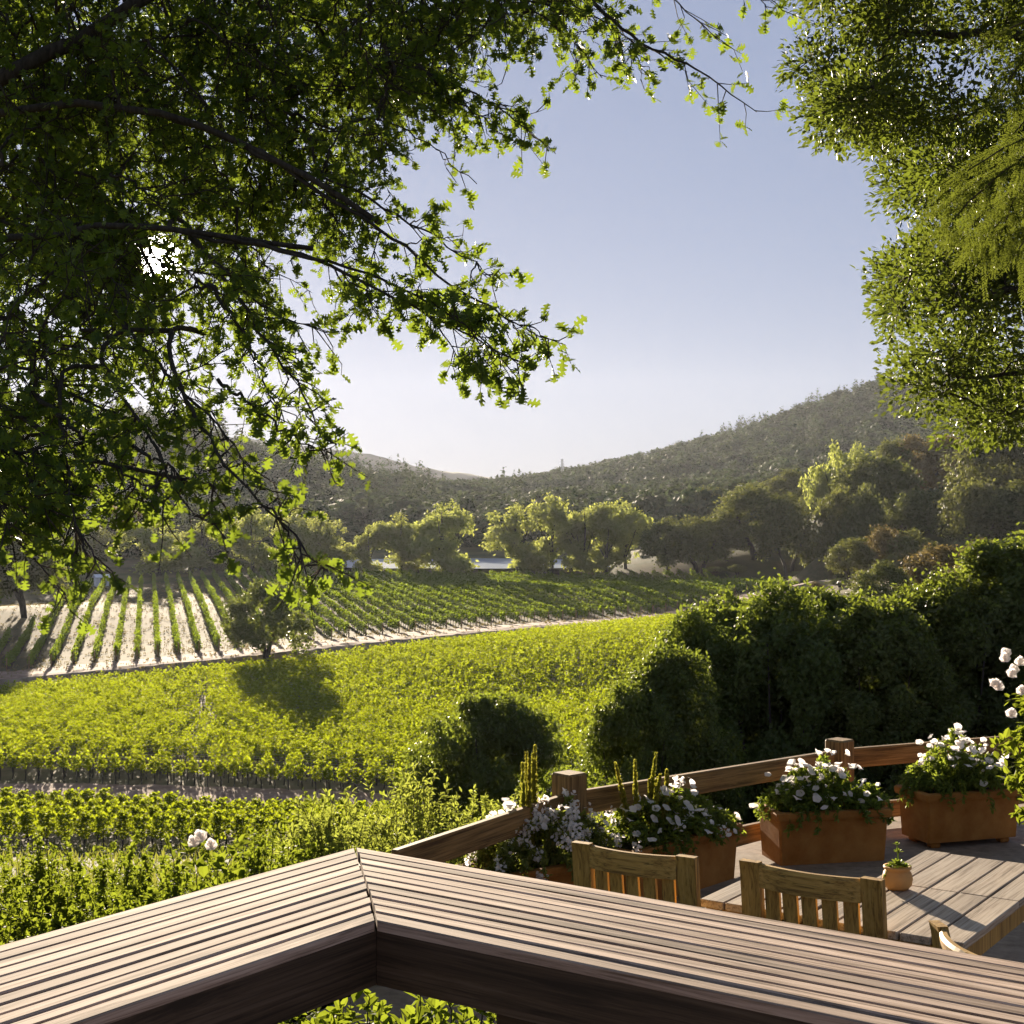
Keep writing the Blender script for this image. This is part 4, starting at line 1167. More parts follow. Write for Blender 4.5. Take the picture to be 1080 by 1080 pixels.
# succulent pot
pc = on_plane(950, 941, ZT)
po = empty('flower_pot', (pc[0], pc[1] + .05, ZT + .002), 0, 'small round terracotta pot on the slat-top table', 'pot')
b = MB(); b.lathe([(0, 0), (.042, 0), (.056, .018), (.060, .042), (.054, .066), (.046, .074), (.055, .082), (.055, .09), (.045, .09), (.042, .075), (0, .07)], 28); b.obj('pot', M_pot, po, True)
so = empty('succulent', (pc[0], pc[1] + .05, ZT + .074), 0, 'little green succulent growing in the small round pot', 'plant')
fb = MB(); r = np.random.default_rng(5)
for (cx, cy, cz, rad, n) in ((0, 0, .02, .045, 26), (.028, -.01, .015, .032, 18), (-.03, .0, .01, .03, 16), (.005, .01, .07, .026, 16), (.0, .01, .10, .02, 12), (-.055, -.02, -.02, .018, 10), (-.07, -.01, -.045, .014, 8)):
    a = np.arange(n) * 2.4; e = np.linspace(.2, 1, n)
    d = np.stack([np.cos(a) * e, np.sin(a) * e, 1.1 - e], 1)
    fb = MB(); fb.leaves(np.tile([(cx, cy, cz)], (n, 1)), d, np.stack([-np.cos(a) * (1.1 - e), -np.sin(a) * (1.1 - e), e], 1) + [0, 0, .2], rad * (.5 + .5 * e), rad * .42, LEAF)
    fb.obj('leaf_rosette', M_succ, so)
sb = MB(); sb.tube([(0, 0, -.01), (.004, .008, .06), (0, .01, .1)], [.004, .003, .002], 5); sb.tube([(-.02, -.01, .0), (-.045, -.02, .005), (-.058, -.02, -.02), (-.07, -.01, -.045)], .002, 5); sb.obj('stem', M_succ, so)


def chair(px, py, zt_top, w, rz, lab):
    """folding-style garden chair; local y points from the seat to the back, origin under the back"""
    p = on_plane(px, py, zt_top)
    o = empty('garden_chair', (p[0], p[1], ZF), rz, lab, 'chair', 'wooden garden chairs at the table')
    H_ = zt_top - ZF; hw = w / 2
    for sx in (-1, 1):
        b = MB()
        b.tube([(0, 0, 0), (0, 0, 0.01)], .001, 3) if False else None
        c = np.array([(sx * (hw - .035), .0)])
        pts = [(-.10, 0), (-.075, .42), (-.02, H_ - .03), (-.012, H_ + .004)]            # y lean, z
        K = []
        for (yy, zz) in pts: K.append([(sx * hw - sx * .078, yy - .018, zz), (sx * hw, yy - .018, zz), (sx * hw, yy + .018, zz), (sx * hw - sx * .078, yy + .018, zz)])
        K = np.array(K).reshape(-1, 3); fs = []
        for q_ in range(len(pts) - 1): fs += [(q_ * 4 + i, q_ * 4 + (i + 1) % 4, (q_ + 1) * 4 + (i + 1) % 4, (q_ + 1) * 4 + i) for i in range(4)]
        fs += [(3, 2, 1, 0), (len(K) - 4, len(K) - 3, len(K) - 2, len(K) - 1)]
        b.add(K, fs); b.obj('stile', M_teakv, o)
        b = MB(); b.box((sx * hw - sx * .078 if sx > 0 else -hw, -.50, 0), (sx * hw if sx > 0 else -hw + .062, -.455, .42), .004); b.obj('leg', M_teakv, o)
    n = 13; rowsV = []
    for t in np.linspace(-1, 1, n):                                                   # bowed top rail, rounded edges
        x = t * (hw - .0785); yb = -.038 + .036 * (1 - t * t); zb = H_ - .088; ztp = H_ - .002
        rowsV.append([(x, yb - .016, zb), (x, yb + .016, zb), (x, yb + .016, ztp - .012), (x, yb + .008, ztp), (x, yb - .008, ztp), (x, yb - .016, ztp - .012)])
    V = np.array(rowsV).reshape(-1, 3); K = 6; r_ = np.arange(n - 1)
    fs = np.concatenate([np.stack([r_ * K + c, r_ * K + (c + 1) % K, (r_ + 1) * K + (c + 1) % K, (r_ + 1) * K + c], 1) for c in range(K)])
    V[:, 1] += .022 
    b = MB(); b.add(V, fs); b.add(V, [tuple(range(6))[::-1], tuple(range(len(V) - 6, len(V)))]); b.obj('top_rail', M_teak, o, False)
    ns = 5; span = w - .17; sw = span / ns
    for k in range(ns):
        x0 = -span / 2 + k * sw + .010; x1 = x0 + sw - .020
        b = MB(); tk = ((k - 2) / 2.5) ** 2; yt = -.012 + .034 * (1 - tk) - .018; yb2 = -.07
        A_ = []
        for (yy, zz) in ((yb2, .44), (yt - .006, H_ - .0875)): A_ += [(x0, yy - .008, zz), (x1, yy - .008, zz), (x1, yy + .008, zz), (x0, yy + .008, zz)]
        b.add(A_, [(3, 2, 1, 0), (4, 5, 6, 7)] + [(i, (i + 1) % 4, 4 + (i + 1) % 4, 4 + i) for i in range(4)]); b.obj('back_slat', M_teakv, o)
    b = MB()
    for k in range(6): b.box((-hw + .064, -.50 + k * .07, .40), (hw - .064, -.50 + k * .07 + .06, .42), .003)
    b.obj('seat', M_teak, o)
    b = MB(); b.box((-hw + .064, -.085, .38), (hw - .064, -.066, .455), .003); b.obj('back_rail', M_teak, o)
    return o


# backs towards the camera: seat lies beyond the back
c1a, c1b = on_plane(603, 889, -1.30), on_plane(733, 906, -1.30)
c2a, c2b = on_plane(780, 908, -1.31), on_plane(930, 930, -1.31)
for (a_, b_, lab) in ((c1a, c1b, 'wooden slat-back chair in front of the slanted trough, left of the table'), (c2a, c2b, 'wooden slat-back chair pushed up to the near side of the table')):
    mid = (a_ + b_) / 2; w = float(np.linalg.norm((b_ - a_)[:2])); ang = math.atan2(b_[1] - a_[1], b_[0] - a_[0])
    pm = (540 + mid[0] / mid[1] * F, 540 - mid[2] / mid[1] * F)
    chair(pm[0], pm[1], mid[2], w, ang + math.pi, lab)
c3 = on_plane(981, 972, -1.36)
c3d = np.array([math.cos(R(-84)), math.sin(R(-84))]); c3m = c3[:2] + c3d * .25
chair(540 + c3m[0] / c3m[1] * F, 540 + 1.36 / c3m[1] * F, -1.36, .5, R(-84) + math.pi, 'wooden chair mostly hidden below the railing at the near right table corner')


# ------------------------------------------------------------------ near shrubs and roses
def bush(name, x, y, z, spread, h, nst, leaf, wid, per, lm, seed, lab, cat='bush', tpl=LEAF, roses=(), group=None, **kw):
    r = np.random.default_rng(seed)
    o = empty(name, (x, y, z), 0, lab, cat, group)
    fo, sb, tips = sprigs(nst, spread, h, leaf, wid, per, tpl, r, **kw)
    fo.obj('foliage', lm, o); sb.obj('stem', M_twig, o)
    for (wx, wy, wz, s, k) in roses:
        put_flower(ROSE[k], o, np.array([wx, wy, wz]) - np.array([x, y, z]), (r.normal(0, .3), -.6, .7), s, 'rose')
    return o


def bz(x, y): return Hs(x, y)


# rose hedge below the left arm of the railing
def top_bush(name, px, py, Y, sp, nst, leaf, wid, per, lm, sd, lab, **kw):
    p = at(px, py, Y); zb = min(bz(p[0], Y), p[2] - .35)
    bush(name, p[0], Y, zb, sp, (p[2] - zb) * .98, nst, leaf, wid, per, lm, sd, lab, **kw)


rose_at = [tuple(at(213, 884, 6.2)) + (1.0, 0), tuple(at(223, 893, 6.2)) + (.9, 1), tuple(at(205, 890, 6.2)) + (.9, 1)]
top_bush('rose_bush', 225, 868, 6.3, (.26, .3), 34, .058, .62, 40, M_bush, 81, 'rose bush with one white bloom standing over the left railing', roses=rose_at, droop=.1)
for (px, py, Y, sd, sp, lab) in [(-20, 884, 7.2, 82, .7, 'bright green rose hedge bush cut by the left edge'), (55, 880, 6.8, 83, .55, 'bright green bush at the left, below the lowest vine row'),
        (135, 866, 7.4, 84, .5, 'taller bright green bush left of the white bloom'), (30, 925, 5.7, 85, .55, 'low dark-stemmed bush right against the left railing'), (120, 912, 5.6, 86, .5, 'low bush against the railing below the taller bright bush'),
        (180, 892, 6.4, 87, .4, 'small bright bush just left of the white bloom'), (290, 862, 7.6, 88, .5, 'bright leafy bush right of the white bloom')]:
    top_bush('rose_bush', px, py, Y, (sp, sp * .9), 230, .030, .62, 110, M_bush, sd, lab, droop=.28, start=.38, upright=.35, base=(.25, .2), group='rose hedge along the left railing')
# pale shrubs beside the fence
for (px, py, Y, sd, sp, lab) in [(370, 818, 9.0, 91, .62, 'pale sage-green shrub at the left of the sage-green group'), (430, 806, 9.6, 92, .62, 'upright pale shrub in front of the dark domed bush'), (490, 838, 9.4, 93, .55, 'pale shrub right of the upright one, left of the terrace fence'),
        (545, 826, 10.6, 94, .6, 'pale shrub just behind the left fence post'), (400, 862, 8.0, 95, .5, 'low leafy shrub at the corner between railing and fence'), (335, 838, 8.4, 96, .45, 'lower pale shrub above the mitred railing corner'), (470, 860, 8.6, 97, .45, 'low pale shrub right against the terrace fence rail'), (600, 842, 11.5, 98, .6, 'pale feathery shrub behind the left fence post and rail')]:
    top_bush('shrub', px, py, Y, (sp, sp), 190, .042, .40, 74, M_sage, sd, lab, droop=.12, start=.12, base=(.25, .25), group='pale shrubs outside the terrace fence')
for (px, py, Y, sd, sp, lab) in [(20, 890, 11, 101, .9, 'green shrub on the bank below the lowest vine row at the left edge'), (120, 884, 12, 102, .9, 'green shrub on the bank behind the left rose hedge'), (250, 868, 12, 103, .8, 'green shrub on the bank behind the white bloom'), (330, 840, 13, 104, .8, 'green shrub on the bank at the end of the pale road'),
        (640, 828, 14, 105, .8, 'feathery light shrub at the foot of the tall dark hedge'), (390, 838, 14, 106, .8, 'bright shrub on the bank left of the dark domed bush'), (590, 842, 16, 107, .9, 'bright shrub on the bank right of the dark domed bush')]:
    top_bush('shrub', px, py, Y, (sp, sp), 170, .05, .45, 64, M_bush, sd, lab, droop=.12, start=.12, base=(.3, .3), group='shrubs on the bank')
for k, px in enumerate(range(-50, 330, 34)):
    top_bush('shrub', px, 880 + 8 * math.sin(k * 2.3), 9.2 + 1.4 * (k % 3), (.75, .7), 190, .034, .5, 100, M_bush, 140 + k, 'low bright green bank shrub between the left rose hedge and the lowest vine row', droop=.3, start=.5, upright=.3, base=(.3, .3), group='low bank shrubs on the left')
# rose at the right edge
rr = [tuple(at(*p)) + (1.0, k) for p, k in (((1062, 690, 8.0), 0), ((1066, 712, 8.0), 0), ((1046, 722, 7.9), 0), ((1053, 726, 7.9), 1), ((1066, 754, 7.9), 0), ((1078, 730, 7.9), 0), ((1075, 700, 8.1), 1), ((1060, 696, 7.95), 1), ((1070, 708, 8.05), 1), ((1090, 690, 8), 0), ((1100, 740, 8), 0))]
bush('rose_bush', 3.14, 8.1, ZF, (.50, .45), 1.82, 170, .055, .55, 46, M_bush, 110, 'tall rose bush with pale pink blooms at the right edge', roses=rr, droop=.15, start=.46, base=(.1, .1))
# plants and stones below the railing corner
bush('shrub', -.42, 4.55, -1.95, (.38, .3), .55, 34, .05, .6, 26, M_bush, 120, 'small bright leafy plant seen below the railing corner', droop=.15, start=.2)
bush('shrub', -.15, 5.0, -1.95, (.3, .3), .4, 24, .045, .6, 24, M_bush, 121, 'small leafy plant by the stone below the railing', droop=.15, start=.2)


for k, (x, y) in enumerate(((-.72, 4.7), (-.12, 4.55), (-.5, 5.0), (-.9, 5.15), (.12, 5.2))):
    bush('shrub', x, y, -2.0, (.32, .28), .42, 40, .042, .6, 30, M_bush, 122 + k, 'low leafy ground plant beneath the railing corner', droop=.2, start=.15, group='low plants below the railing corner')


def stone(x, y, z, s, seed, lab):
    import bmesh
    bm = bmesh.new(); bmesh.ops.create_icosphere(bm, subdivisions=3, radius=1)
    r = np.random.default_rng(seed); dirs = unit(9, r); am = r.uniform(.05, .22, 9)
    for v in bm.verts:
        n = np.array(v.co); k = 1 - sum(a * max(0, float(n @ d) - .55) * 2.2 for a, d in zip(am, dirs))
        v.co = (n[0] * s[0] * k, n[1] * s[1] * k, n[2] * s[2] * k)
    me = bpy.data.meshes.new('stone'); bm.to_mesh(me); bm.free(); me.materials.append(M_stone)
    o = link('stone', me); o.location = (x, y, z); tag(o, lab, 'stone')


stone(.05, 4.75, -1.90, (.2, .15, .12), 1, 'grey stone right of the railing post below the deck')
stone(-.75, 4.85, -1.92, (.16, .13, .08), 2, 'flat grey stone left of the small plant below the railing')


# ------------------------------------------------------------------ the big oak overhead
def clear_sun(P, rad):
    """keep the small natural gap in the leaves open"""
    t = P @ SUN
    return np.linalg.norm(P - t[:, None] * SUN, axis=1) > rad * rng.uniform(.8, 1.12, len(P))


class Oak:
    def __init__(s):
        s.wood = MB(); s.nodes = []; s.rad = []
        s.c = []; s.a = []; s.n = []; s.l = []

    def limb(s, P, r0, r1, n=7, k=22, wob=.02):
        P = np.asarray(P, float)
        d = np.concatenate([[0], np.cumsum(np.linalg.norm(np.diff(P, axis=0), axis=1))]); t = np.linspace(0, d[-1], k)
        Q = np.stack([np.interp(t, d, P[:, i]) for i in range(3)], 1)
        ker = np.array([1, 2, 3, 2, 1]) / 9.
        for it in range(2):
            pad = np.concatenate([2 * Q[:1] - Q[1:3][::-1], Q, 2 * Q[-1:] - Q[-3:-1][::-1]])
            Q = np.stack([np.convolve(pad[:, i], ker, 'valid') for i in range(3)], 1)
        Q[1:-1] += rng.normal(0, wob * .4, (k - 2, 3))
        rad = r0 + (r1 - r0) * np.linspace(0, 1, k) ** .8
        s.wood.tube(Q, rad, n)
        s.nodes += list(Q); s.rad += list(rad)
        return Q

    def leafy(s, Q, dens, leaf, start=.15, reach=.16):
        L_ = float(np.linalg.norm(np.diff(Q, axis=0), axis=1).sum()); nt = max(3, int(L_ * dens))
        t = np.linspace(0, 1, len(Q))
        for u in rng.uniform(start, 1, nt):
            p = np.array([np.interp(u, t, Q[:, i]) for i in range(3)])
            k = min(len(Q) - 2, int(u * (len(Q) - 1))); d = Q[k + 1] - Q[k]; d /= np.linalg.norm(d) + 1e-9
            o = rng.normal(size=3); o -= .6 * (o @ d) * d; o /= np.linalg.norm(o)
            tw = p + (o * .8 + d * .6 + np.array([0, 0, -.25])) * reach * rng.uniform(.5, 1.2)
            mid = (p + tw) / 2 + rng.normal(0, .015, 3)
            s.wood.tube([p, mid, tw], [.0028, .002, .0012], 3, cap=False)
            m_ = rng.integers(4, 8)
            dd = tw - p; dd /= np.linalg.norm(dd)
            pos = p + (tw - p) * rng.uniform(.45, 1.05, m_)[:, None]
            s.c.append(pos); s.a.append(dd * .7 + rng.normal(size=(m_, 3)) * .8 + np.array([0, 0, -.25])); s.n.append(rng.normal(size=(m_, 3)) * .8 + np.array([0, -.25, .7])); s.l.append(leaf * rng.uniform(.6, 1.15, m_))

    def to_nearest(s, p, r0=.012):
        Nn = np.array(s.nodes); d = np.linalg.norm(Nn - p, axis=1) + .35 * np.maximum(0, Nn[:, 0] - p[0])
        q_ = Nn[np.argmin(d)]
        mid = (q_ + p) / 2 + np.array([0, 0, .06]) + rng.normal(0, .04, 3)
        return [q_, mid, p]


def YD(py): return float(np.interp(py, [-200, 0, 200, 300, 400, 500, 600], [7.0, 6.8, 6.4, 5.7, 5.0, 4.3, 3.75]))


oak = Oak()
tb = np.array([-4.6, 6.8, -3.0])
trunk = MB()
tq = np.array([tb, [-4.55, 6.8, -1.5], [-4.4, 6.7, 0.0], [-4.15, 6.6, 1.3], [-3.9, 6.5, 2.1]])
trunk.tube(tq, [.36, .29, .26, .23, .19], 14)
A0 = tq[-1]; A1 = tq[-2]


def LP(*pts): return [at(*p) if len(p) == 3 else at(p[0], p[1], YD(p[1])) for p in pts]


L1 = oak.limb([A0] + LP((-60, 110, 6.5), (20, 85, 6.4), (90, 35, 6.6), (200, -30, 6.8), (330, -110, 7)), .05, .025)
L2 = oak.limb([A1] + LP((-120, 140, 6.4), (60, 105, 6.4), (150, 108, 6.3), (215, 125, 6.3), (330, 185, 6.2), (400, 235, 6.1)), .028, .012)
L3 = oak.limb([A1] + LP((-150, 250, 6.2), (-40, 270, 5.8), (60, 238, 5.8), (170, 228, 5.9), (250, 258, 5.9), (330, 262, 5.9)), .026, .010)
L4 = oak.limb([A1] + LP((-160, 330, 5.6), (-60, 380, 5.1), (0, 410, 4.9), (40, 460, 4.6), (72, 505, 4.4), (130, 506, 4.4), (205, 508, 4.35)), .028, .006)
L5 = oak.limb([A0] + LP((-60, -40, 7), (150, -120, 7.2), (420, -140, 7.4), (620, -90, 7.3)), .09, .03)
L6 = oak.limb([L5[14]] + LP((500, -50, 7.2), (600, -25, 7)), .04, .02)
S = [  # hanging branches with visible tips
    ([L2[17]] + LP((400, 238), (460, 290), (510, 325), (590, 360)), .012, 1.0),
    ([L2[15]] + LP((400, 212), (440, 240), (490, 270), (524, 296)), .010, .9),
    ([L3[17]] + LP((330, 268), (395, 308), (460, 335), (515, 362), (552, 388)), .012, 1.1),
    ([L3[19]] + LP((400, 290), (450, 318), (500, 345), (530, 382)), .009, 1.1),
    (LP((385, 120), (420, 135), (455, 150), (480, 180), (503, 194)), .006, .45),
    (LP((420, 60), (470, 85), (520, 108), (560, 140), (586, 162)), .010, .9),
    (LP((400, 40), (450, 75), (480, 110), (530, 130)), .012, 1.6),
    ([L6[-1]] + LP((640, 20, 6.6), (700, 58, 6.4), (750, 80, 6.2), (798, 118, 6.1)), .014, .6),
    ([L6[12]] + LP((690, -20, 6.8), (725, 10, 6.7), (757, 42, 6.6)), .010, .8),
    ([L6[-1]] + LP((760, -30, 6.8), (800, -10, 6.7), (826, 12, 6.6)), .008, .5),
    ([L6[8]] + LP((560, 5), (600, 40), (635, 82)), .010, 1.2),
    ([L6[8]] + LP((600, 0), (650, 30), (690, 60), (662, 64)), .010, 1.0),
    (LP((190, 230), (255, 320), (300, 385), (330, 430), (345, 478)), .012, .9),
    (LP((200, 250), (270, 320), (320, 340), (345, 350)), .010, 1.0),
    (LP((170, 350), (205, 440), (245, 500), (298, 552), (345, 602)), .012, .65),
    (LP((90, 360), (130, 420), (168, 478), (192, 535), (238, 568)), .010, .8),
    (LP((60, 400), (70, 490), (78, 555), (108, 605)), .009, .8),
    (LP((120, 330), (190, 410), (240, 460), (272, 500)), .010, .8),
    (LP((220, 300), (270, 370), (285, 420), (300, 445)), .009, .8),
    (LP((40, 420), (100, 470), (150, 520), (165, 540)), .009, 1.0),
    (LP((230, 400), (280, 440), (320, 470), (345, 480)), .007, .7),
    (LP((-20, 430), (30, 500), (50, 545)), .010, 1.6),
    (LP((-60, 420), (-20, 500), (10, 560)), .010, 1.6),
    (LP((140, 470), (190, 500), (228, 515)), .006, 1.0),
]
for (P, r0, dn) in S:
    if len(P) and not isinstance(P[0], np.ndarray): P = list(P)
    n0 = np.array(P[0])
    if np.min(np.linalg.norm(np.array(oak.nodes) - n0, axis=1)) > .08: P = oak.to_nearest(n0)[:2] + list(P)
    Q = oak.limb(P, r0, .002, 5, 22, .015)
    oak.leafy(Q, 14 * dn, .054 if Q[-1][1] > 4.8 else .044, .3)
    L_ = np.linalg.norm(np.diff(Q, axis=0), axis=1).sum()
    for k in range(int(3.2 * dn * L_) + 1):                      # side shoots
        i = rng.integers(7, 21); d = Q[i] - Q[i - 1]; d /= np.linalg.norm(d)
        o_ = d * .8 + rng.normal(size=3) * .55 + np.array([0, 0, -.2]); o_ /= np.linalg.norm(o_)
        ln = rng.uniform(.14, .38) * min(1, 1.25 - i / 24)
        q2 = oak.limb([Q[i], Q[i] + o_ * ln * .5 + rng.normal(0, .02, 3), Q[i] + o_ * ln], .004, .0012, 4, 7, .008)
        oak.leafy(q2, 20 * min(1.2, dn + .15), .052 if Q[-1][1] > 4.8 else .042, .25, .11)
# the dense body of the canopy, grown out from the limbs
dense = [(-260, -160), (640, -160), (610, -30), (520, 30), (450, 60), (385, 100), (350, 160), (330, 200), (285, 225), (262, 270), (215, 315), (150, 335), (100, 375), (70, 430), (40, 475), (-60, 500), (-260, 520)]
cnt = 0
while cnt < 600:
    px, py = rng.uniform(-230, 640), rng.uniform(-150, 570)
    if not inpoly(np.array([px]), np.array([py]), dense)[0]: continue
    if py > 260 and rng.random() < (.55 if py < 420 else .6): continue
    if py > 330 and px > 40 and rng.random() < .55: continue
    if px > 380 and py > 60 and rng.random() < .6: continue
    if px > 150 and py > 190 and rng.random() < .3: continue
    if (px < -30 or py < -30) and rng.random() < .55: continue
    cnt += 1
    hi = 3.8 if py < 230 else 2.6 if py < 320 else (.9 if py < 380 else .45)
    p = at(px, py, YD(py) + rng.uniform(-.35, hi))
    tgt = oak.to_nearest(p)
    d = p - tgt[0]; d /= np.linalg.norm(d) + 1e-9
    e_ = p + (d * .5 + np.array([.2, -.1, -.28]) + rng.normal(size=3) * .35) * rng.uniform(.25, .5)
    Q = oak.limb([*tgt, e_], .009, .002, 5, 14, .02)
    oak.leafy(Q, 21, .043, .45, .17)
    for k in range(3):
        i = rng.integers(7, 13); o_ = rng.normal(size=3) + np.array([.3, 0, -.3]); o_ /= np.linalg.norm(o_)
        q2 = oak.limb([Q[i], Q[i] + o_ * .15, Q[i] + o_ * .32], .004, .0012, 4, 6, .01)
        oak.leafy(q2, 21, .042, .2, .13)
# unseen high crown over deck and slope, added to block the sky light
for k in range(260):
    p = np.array([rng.uniform(-10.5, 3.0), rng.uniform(-3, 15), rng.uniform(3.6, 7.5)])
    if ((p[0] + 4) / 7.5) ** 2 + ((p[1] - 6) / 9.5) ** 2 > 1 or p[2] < .36 * p[1] + .6: continue
    tgt = oak.to_nearest(p); oak.wood.tube(tgt, [.03, .02, .008], 4)
    oak.nodes.append(p); n = 90
    cl = p + rng.normal(size=(n, 3)) * np.array([.55, .55, .32])
    oak.c.append(cl); oak.a.append(rng.normal(size=(n, 3))); oak.n.append(rng.normal(size=(n, 3)) * .6 + np.array([0, 0, .9])); oak.l.append(.15 * rng.uniform(.7, 1.2, n))
c = np.concatenate(oak.c); a_ = np.concatenate(oak.a); n_ = np.concatenate(oak.n); l_ = np.concatenate(oak.l)
k = clear_sun(c + a_ / (np.linalg.norm(a_, axis=1)[:, None]) * .03, .066)
c, a_, n_, l_ = c[k], a_[k], n_[k], l_[k]
print('oak leaves', len(c))
oo = empty('oak_tree', tb, 0, 'big overhanging oak with lobed leaves filling the upper left', 'tree')
fb = MB(); fb.leaves(c - tb, a_, n_, l_, l_ * .82, OAKLEAF)
fb.obj('foliage', M_oakleaf, oo)
trunk.v = [v - tb for v in trunk.v]; trunk.obj('trunk', M_bark, oo, True)
oak.wood.v = [v - tb for v in oak.wood.v]; oak.wood.obj('branch', M_bark, oo, True)

# ------------------------------------------------------------------ evergreen oak on the right
ev = Oak(); eb = np.array([5.4, 9.0, -2.6])
tq = np.array([eb, [5.3, 9, -1], [5.1, 8.9, .6], [4.9, 8.8, 2.2], [4.6, 8.7, 3.6]])
trunk = MB(); trunk.tube(tq, [.30, .25, .22, .19, .15], 12)
E1 = ev.limb([tq[3]] + LP((1180, 60, 8.4), (1080, 40, 8.2), (990, 30, 8.0), (935, 40, 7.9)), .09, .012)
E2 = ev.limb([tq[3]] + LP((1200, 180, 8.4), (1100, 170, 8.2), (1020, 180, 8.0), (985, 195, 7.9)), .08, .01)
E3 = ev.limb([tq[2]] + LP((1200, 300, 8.4), (1100, 300, 8.1), (1030, 310, 8.0), (990, 325, 7.9)), .08, .01)
E4 = ev.limb([tq[2]] + LP((1200, 400, 8.3), (1120, 390, 8.1), (1050, 395, 8.0), (1010, 398, 7.9)), .06, .008)
E5 = ev.limb([tq[4]] + LP((1200, -100, 8.8), (1050, -90, 8.5), (900, -70, 8.2)), .09, .012)
shape = [(832, -120), (838, -10), (850, 30), (832, 52), (846, 78), (842, 105), (868, 132), (905, 132), (905, 155), (925, 185), (922, 215), (945, 232), (915, 280), (918, 318), (950, 340), (925, 372), (945, 400), (958, 430), (985, 440), (1010, 462), (1060, 445), (1100, 450), (1250, 430), (1250, -120)]
cnt = 0; cc_ = []
while cnt < 270:
    px, py = rng.uniform(832, 1200), rng.uniform(-110, 455)
    if not inpoly(np.array([px]), np.array([py]), shape)[0]: continue
    if px > 1090 and rng.random() < .5: continue
    cnt += 1
    p = at(px + 14, py, 7.9 + rng.uniform(-.5, 1.6)); tgt = ev.to_nearest(p + np.array([.02, 0, 0]))
    Q = ev.limb([*tgt], .008, .002, 4, 9, .02)
    n = int(rng.uniform(120, 420))
    cl = p + np.clip(rng.normal(size=(n, 3)), -1.5, 1.5) * np.array([.125, .15, .095]) * .86 * (n / 330) ** .5
    ppx = 540 + cl[:, 0] / cl[:, 1] * F; ppy = 540 - cl[:, 2] / cl[:, 1] * F
    d = cl - p
    ev.c.append(cl); ev.a.append(d / .1 + rng.normal(size=(n, 3)) * .6 + np.array([-.3, 0, .1])); ev.n.append(rng.normal(size=(n, 3)) * .6 + np.array([-.2, -.2, .7])); ev.l.append(.038 * rng.uniform(.6, 1.2, n))
    for k in range(5):
        o_ = rng.normal(size=3); o_ /= np.linalg.norm(o_)
        ev.wood.tube([p - o_ * .02, p + o_ * .1, p + o_ * .19], [.003, .002, .001], 3, cap=False)
        m_ = 9; pos = p + o_ * rng.uniform(.1, .21, m_)[:, None]
        ev.c.append(pos); ev.a.append(o_ + rng.normal(size=(m_, 3)) * .7); ev.n.append(rng.normal(size=(m_, 3)) * .6 + np.array([0, -.2, .7])); ev.l.append(.038 * rng.uniform(.6, 1.2, m_))
for k in range(130):  # upper leaf clumps out of view, added to keep sky light off the terrace
    p = np.array([rng.uniform(2.2, 9), rng.uniform(2, 14), rng.uniform(3.4, 7.5)])
    if p[2] < .36 * p[1] + .5: continue
    ev.wood.tube(ev.to_nearest(p), [.03, .02, .008], 4); ev.nodes.append(p); n = 90
    ev.c.append(p + rng.normal(size=(n, 3)) * np.array([.5, .5, .3])); ev.a.append(rng.normal(size=(n, 3))); ev.n.append(rng.normal(size=(n, 3)) * .6 + np.array([0, 0, .9])); ev.l.append(.13 * rng.uniform(.7, 1.2, n))
c = np.concatenate(ev.c); a_ = np.concatenate(ev.a); n_ = np.concatenate(ev.n); l_ = np.concatenate(ev.l)
eo = empty('evergreen_oak', eb, 0, 'evergreen oak with small glossy leaves hanging in from the upper right', 'tree')
fb = MB(); fb.leaves(c - eb, a_, n_, l_, l_ * .5, LEAF); fb.obj('foliage', M_liveleaf, eo)
trunk.v = [v - eb for v in trunk.v]; trunk.obj('trunk', M_bark, eo, True)
ev.wood.v = [v - eb for v in ev.wood.v]; ev.wood.obj('branch', M_bark, eo, True)

# redwood boughs in front of it
rb_ = np.array([4.3, 5.9, -2.5]); ro = empty('redwood_tree', rb_, 0, 'redwood with drooping feathery needle sprays at the right edge', 'tree')
trunk = MB(); trunk.tube(np.array([(0, 0, 0), (0, 0, 2), (.02, 0, 5), (0, 0, 7)]), [.24, .2, .15, .1], 12); trunk.obj('trunk', M_bark, ro, True)
rw = Oak(); nd = MB()
boughs = [((1200, 170), (1100, 160), (1040, 175), (1000, 215)), ((1200, 190), (1100, 185), (1050, 200), (1020, 245)), ((1200, 150), (1120, 150), (1080, 175), (1060, 235)), ((1200, 200), (1120, 205), (1085, 225), (1075, 262)), ((1200, 120), (1110, 130), (1060, 150), (1020, 180)), ((1200, 0), (1120, 20), (1085, 45), (1062, 90)), ((1200, 60), (1130, 70), (1095, 100), (1070, 140)), ((1200, -30), (1130, 0), (1090, 10), (1065, 30)), ((1220, 210), (1130, 200), (1090, 215), (1050, 250)), ((1200, 140), (1100, 150), (1050, 180), (1005, 232)), ((1200, 165), (1110, 180), (1070, 210), (1035, 258))]
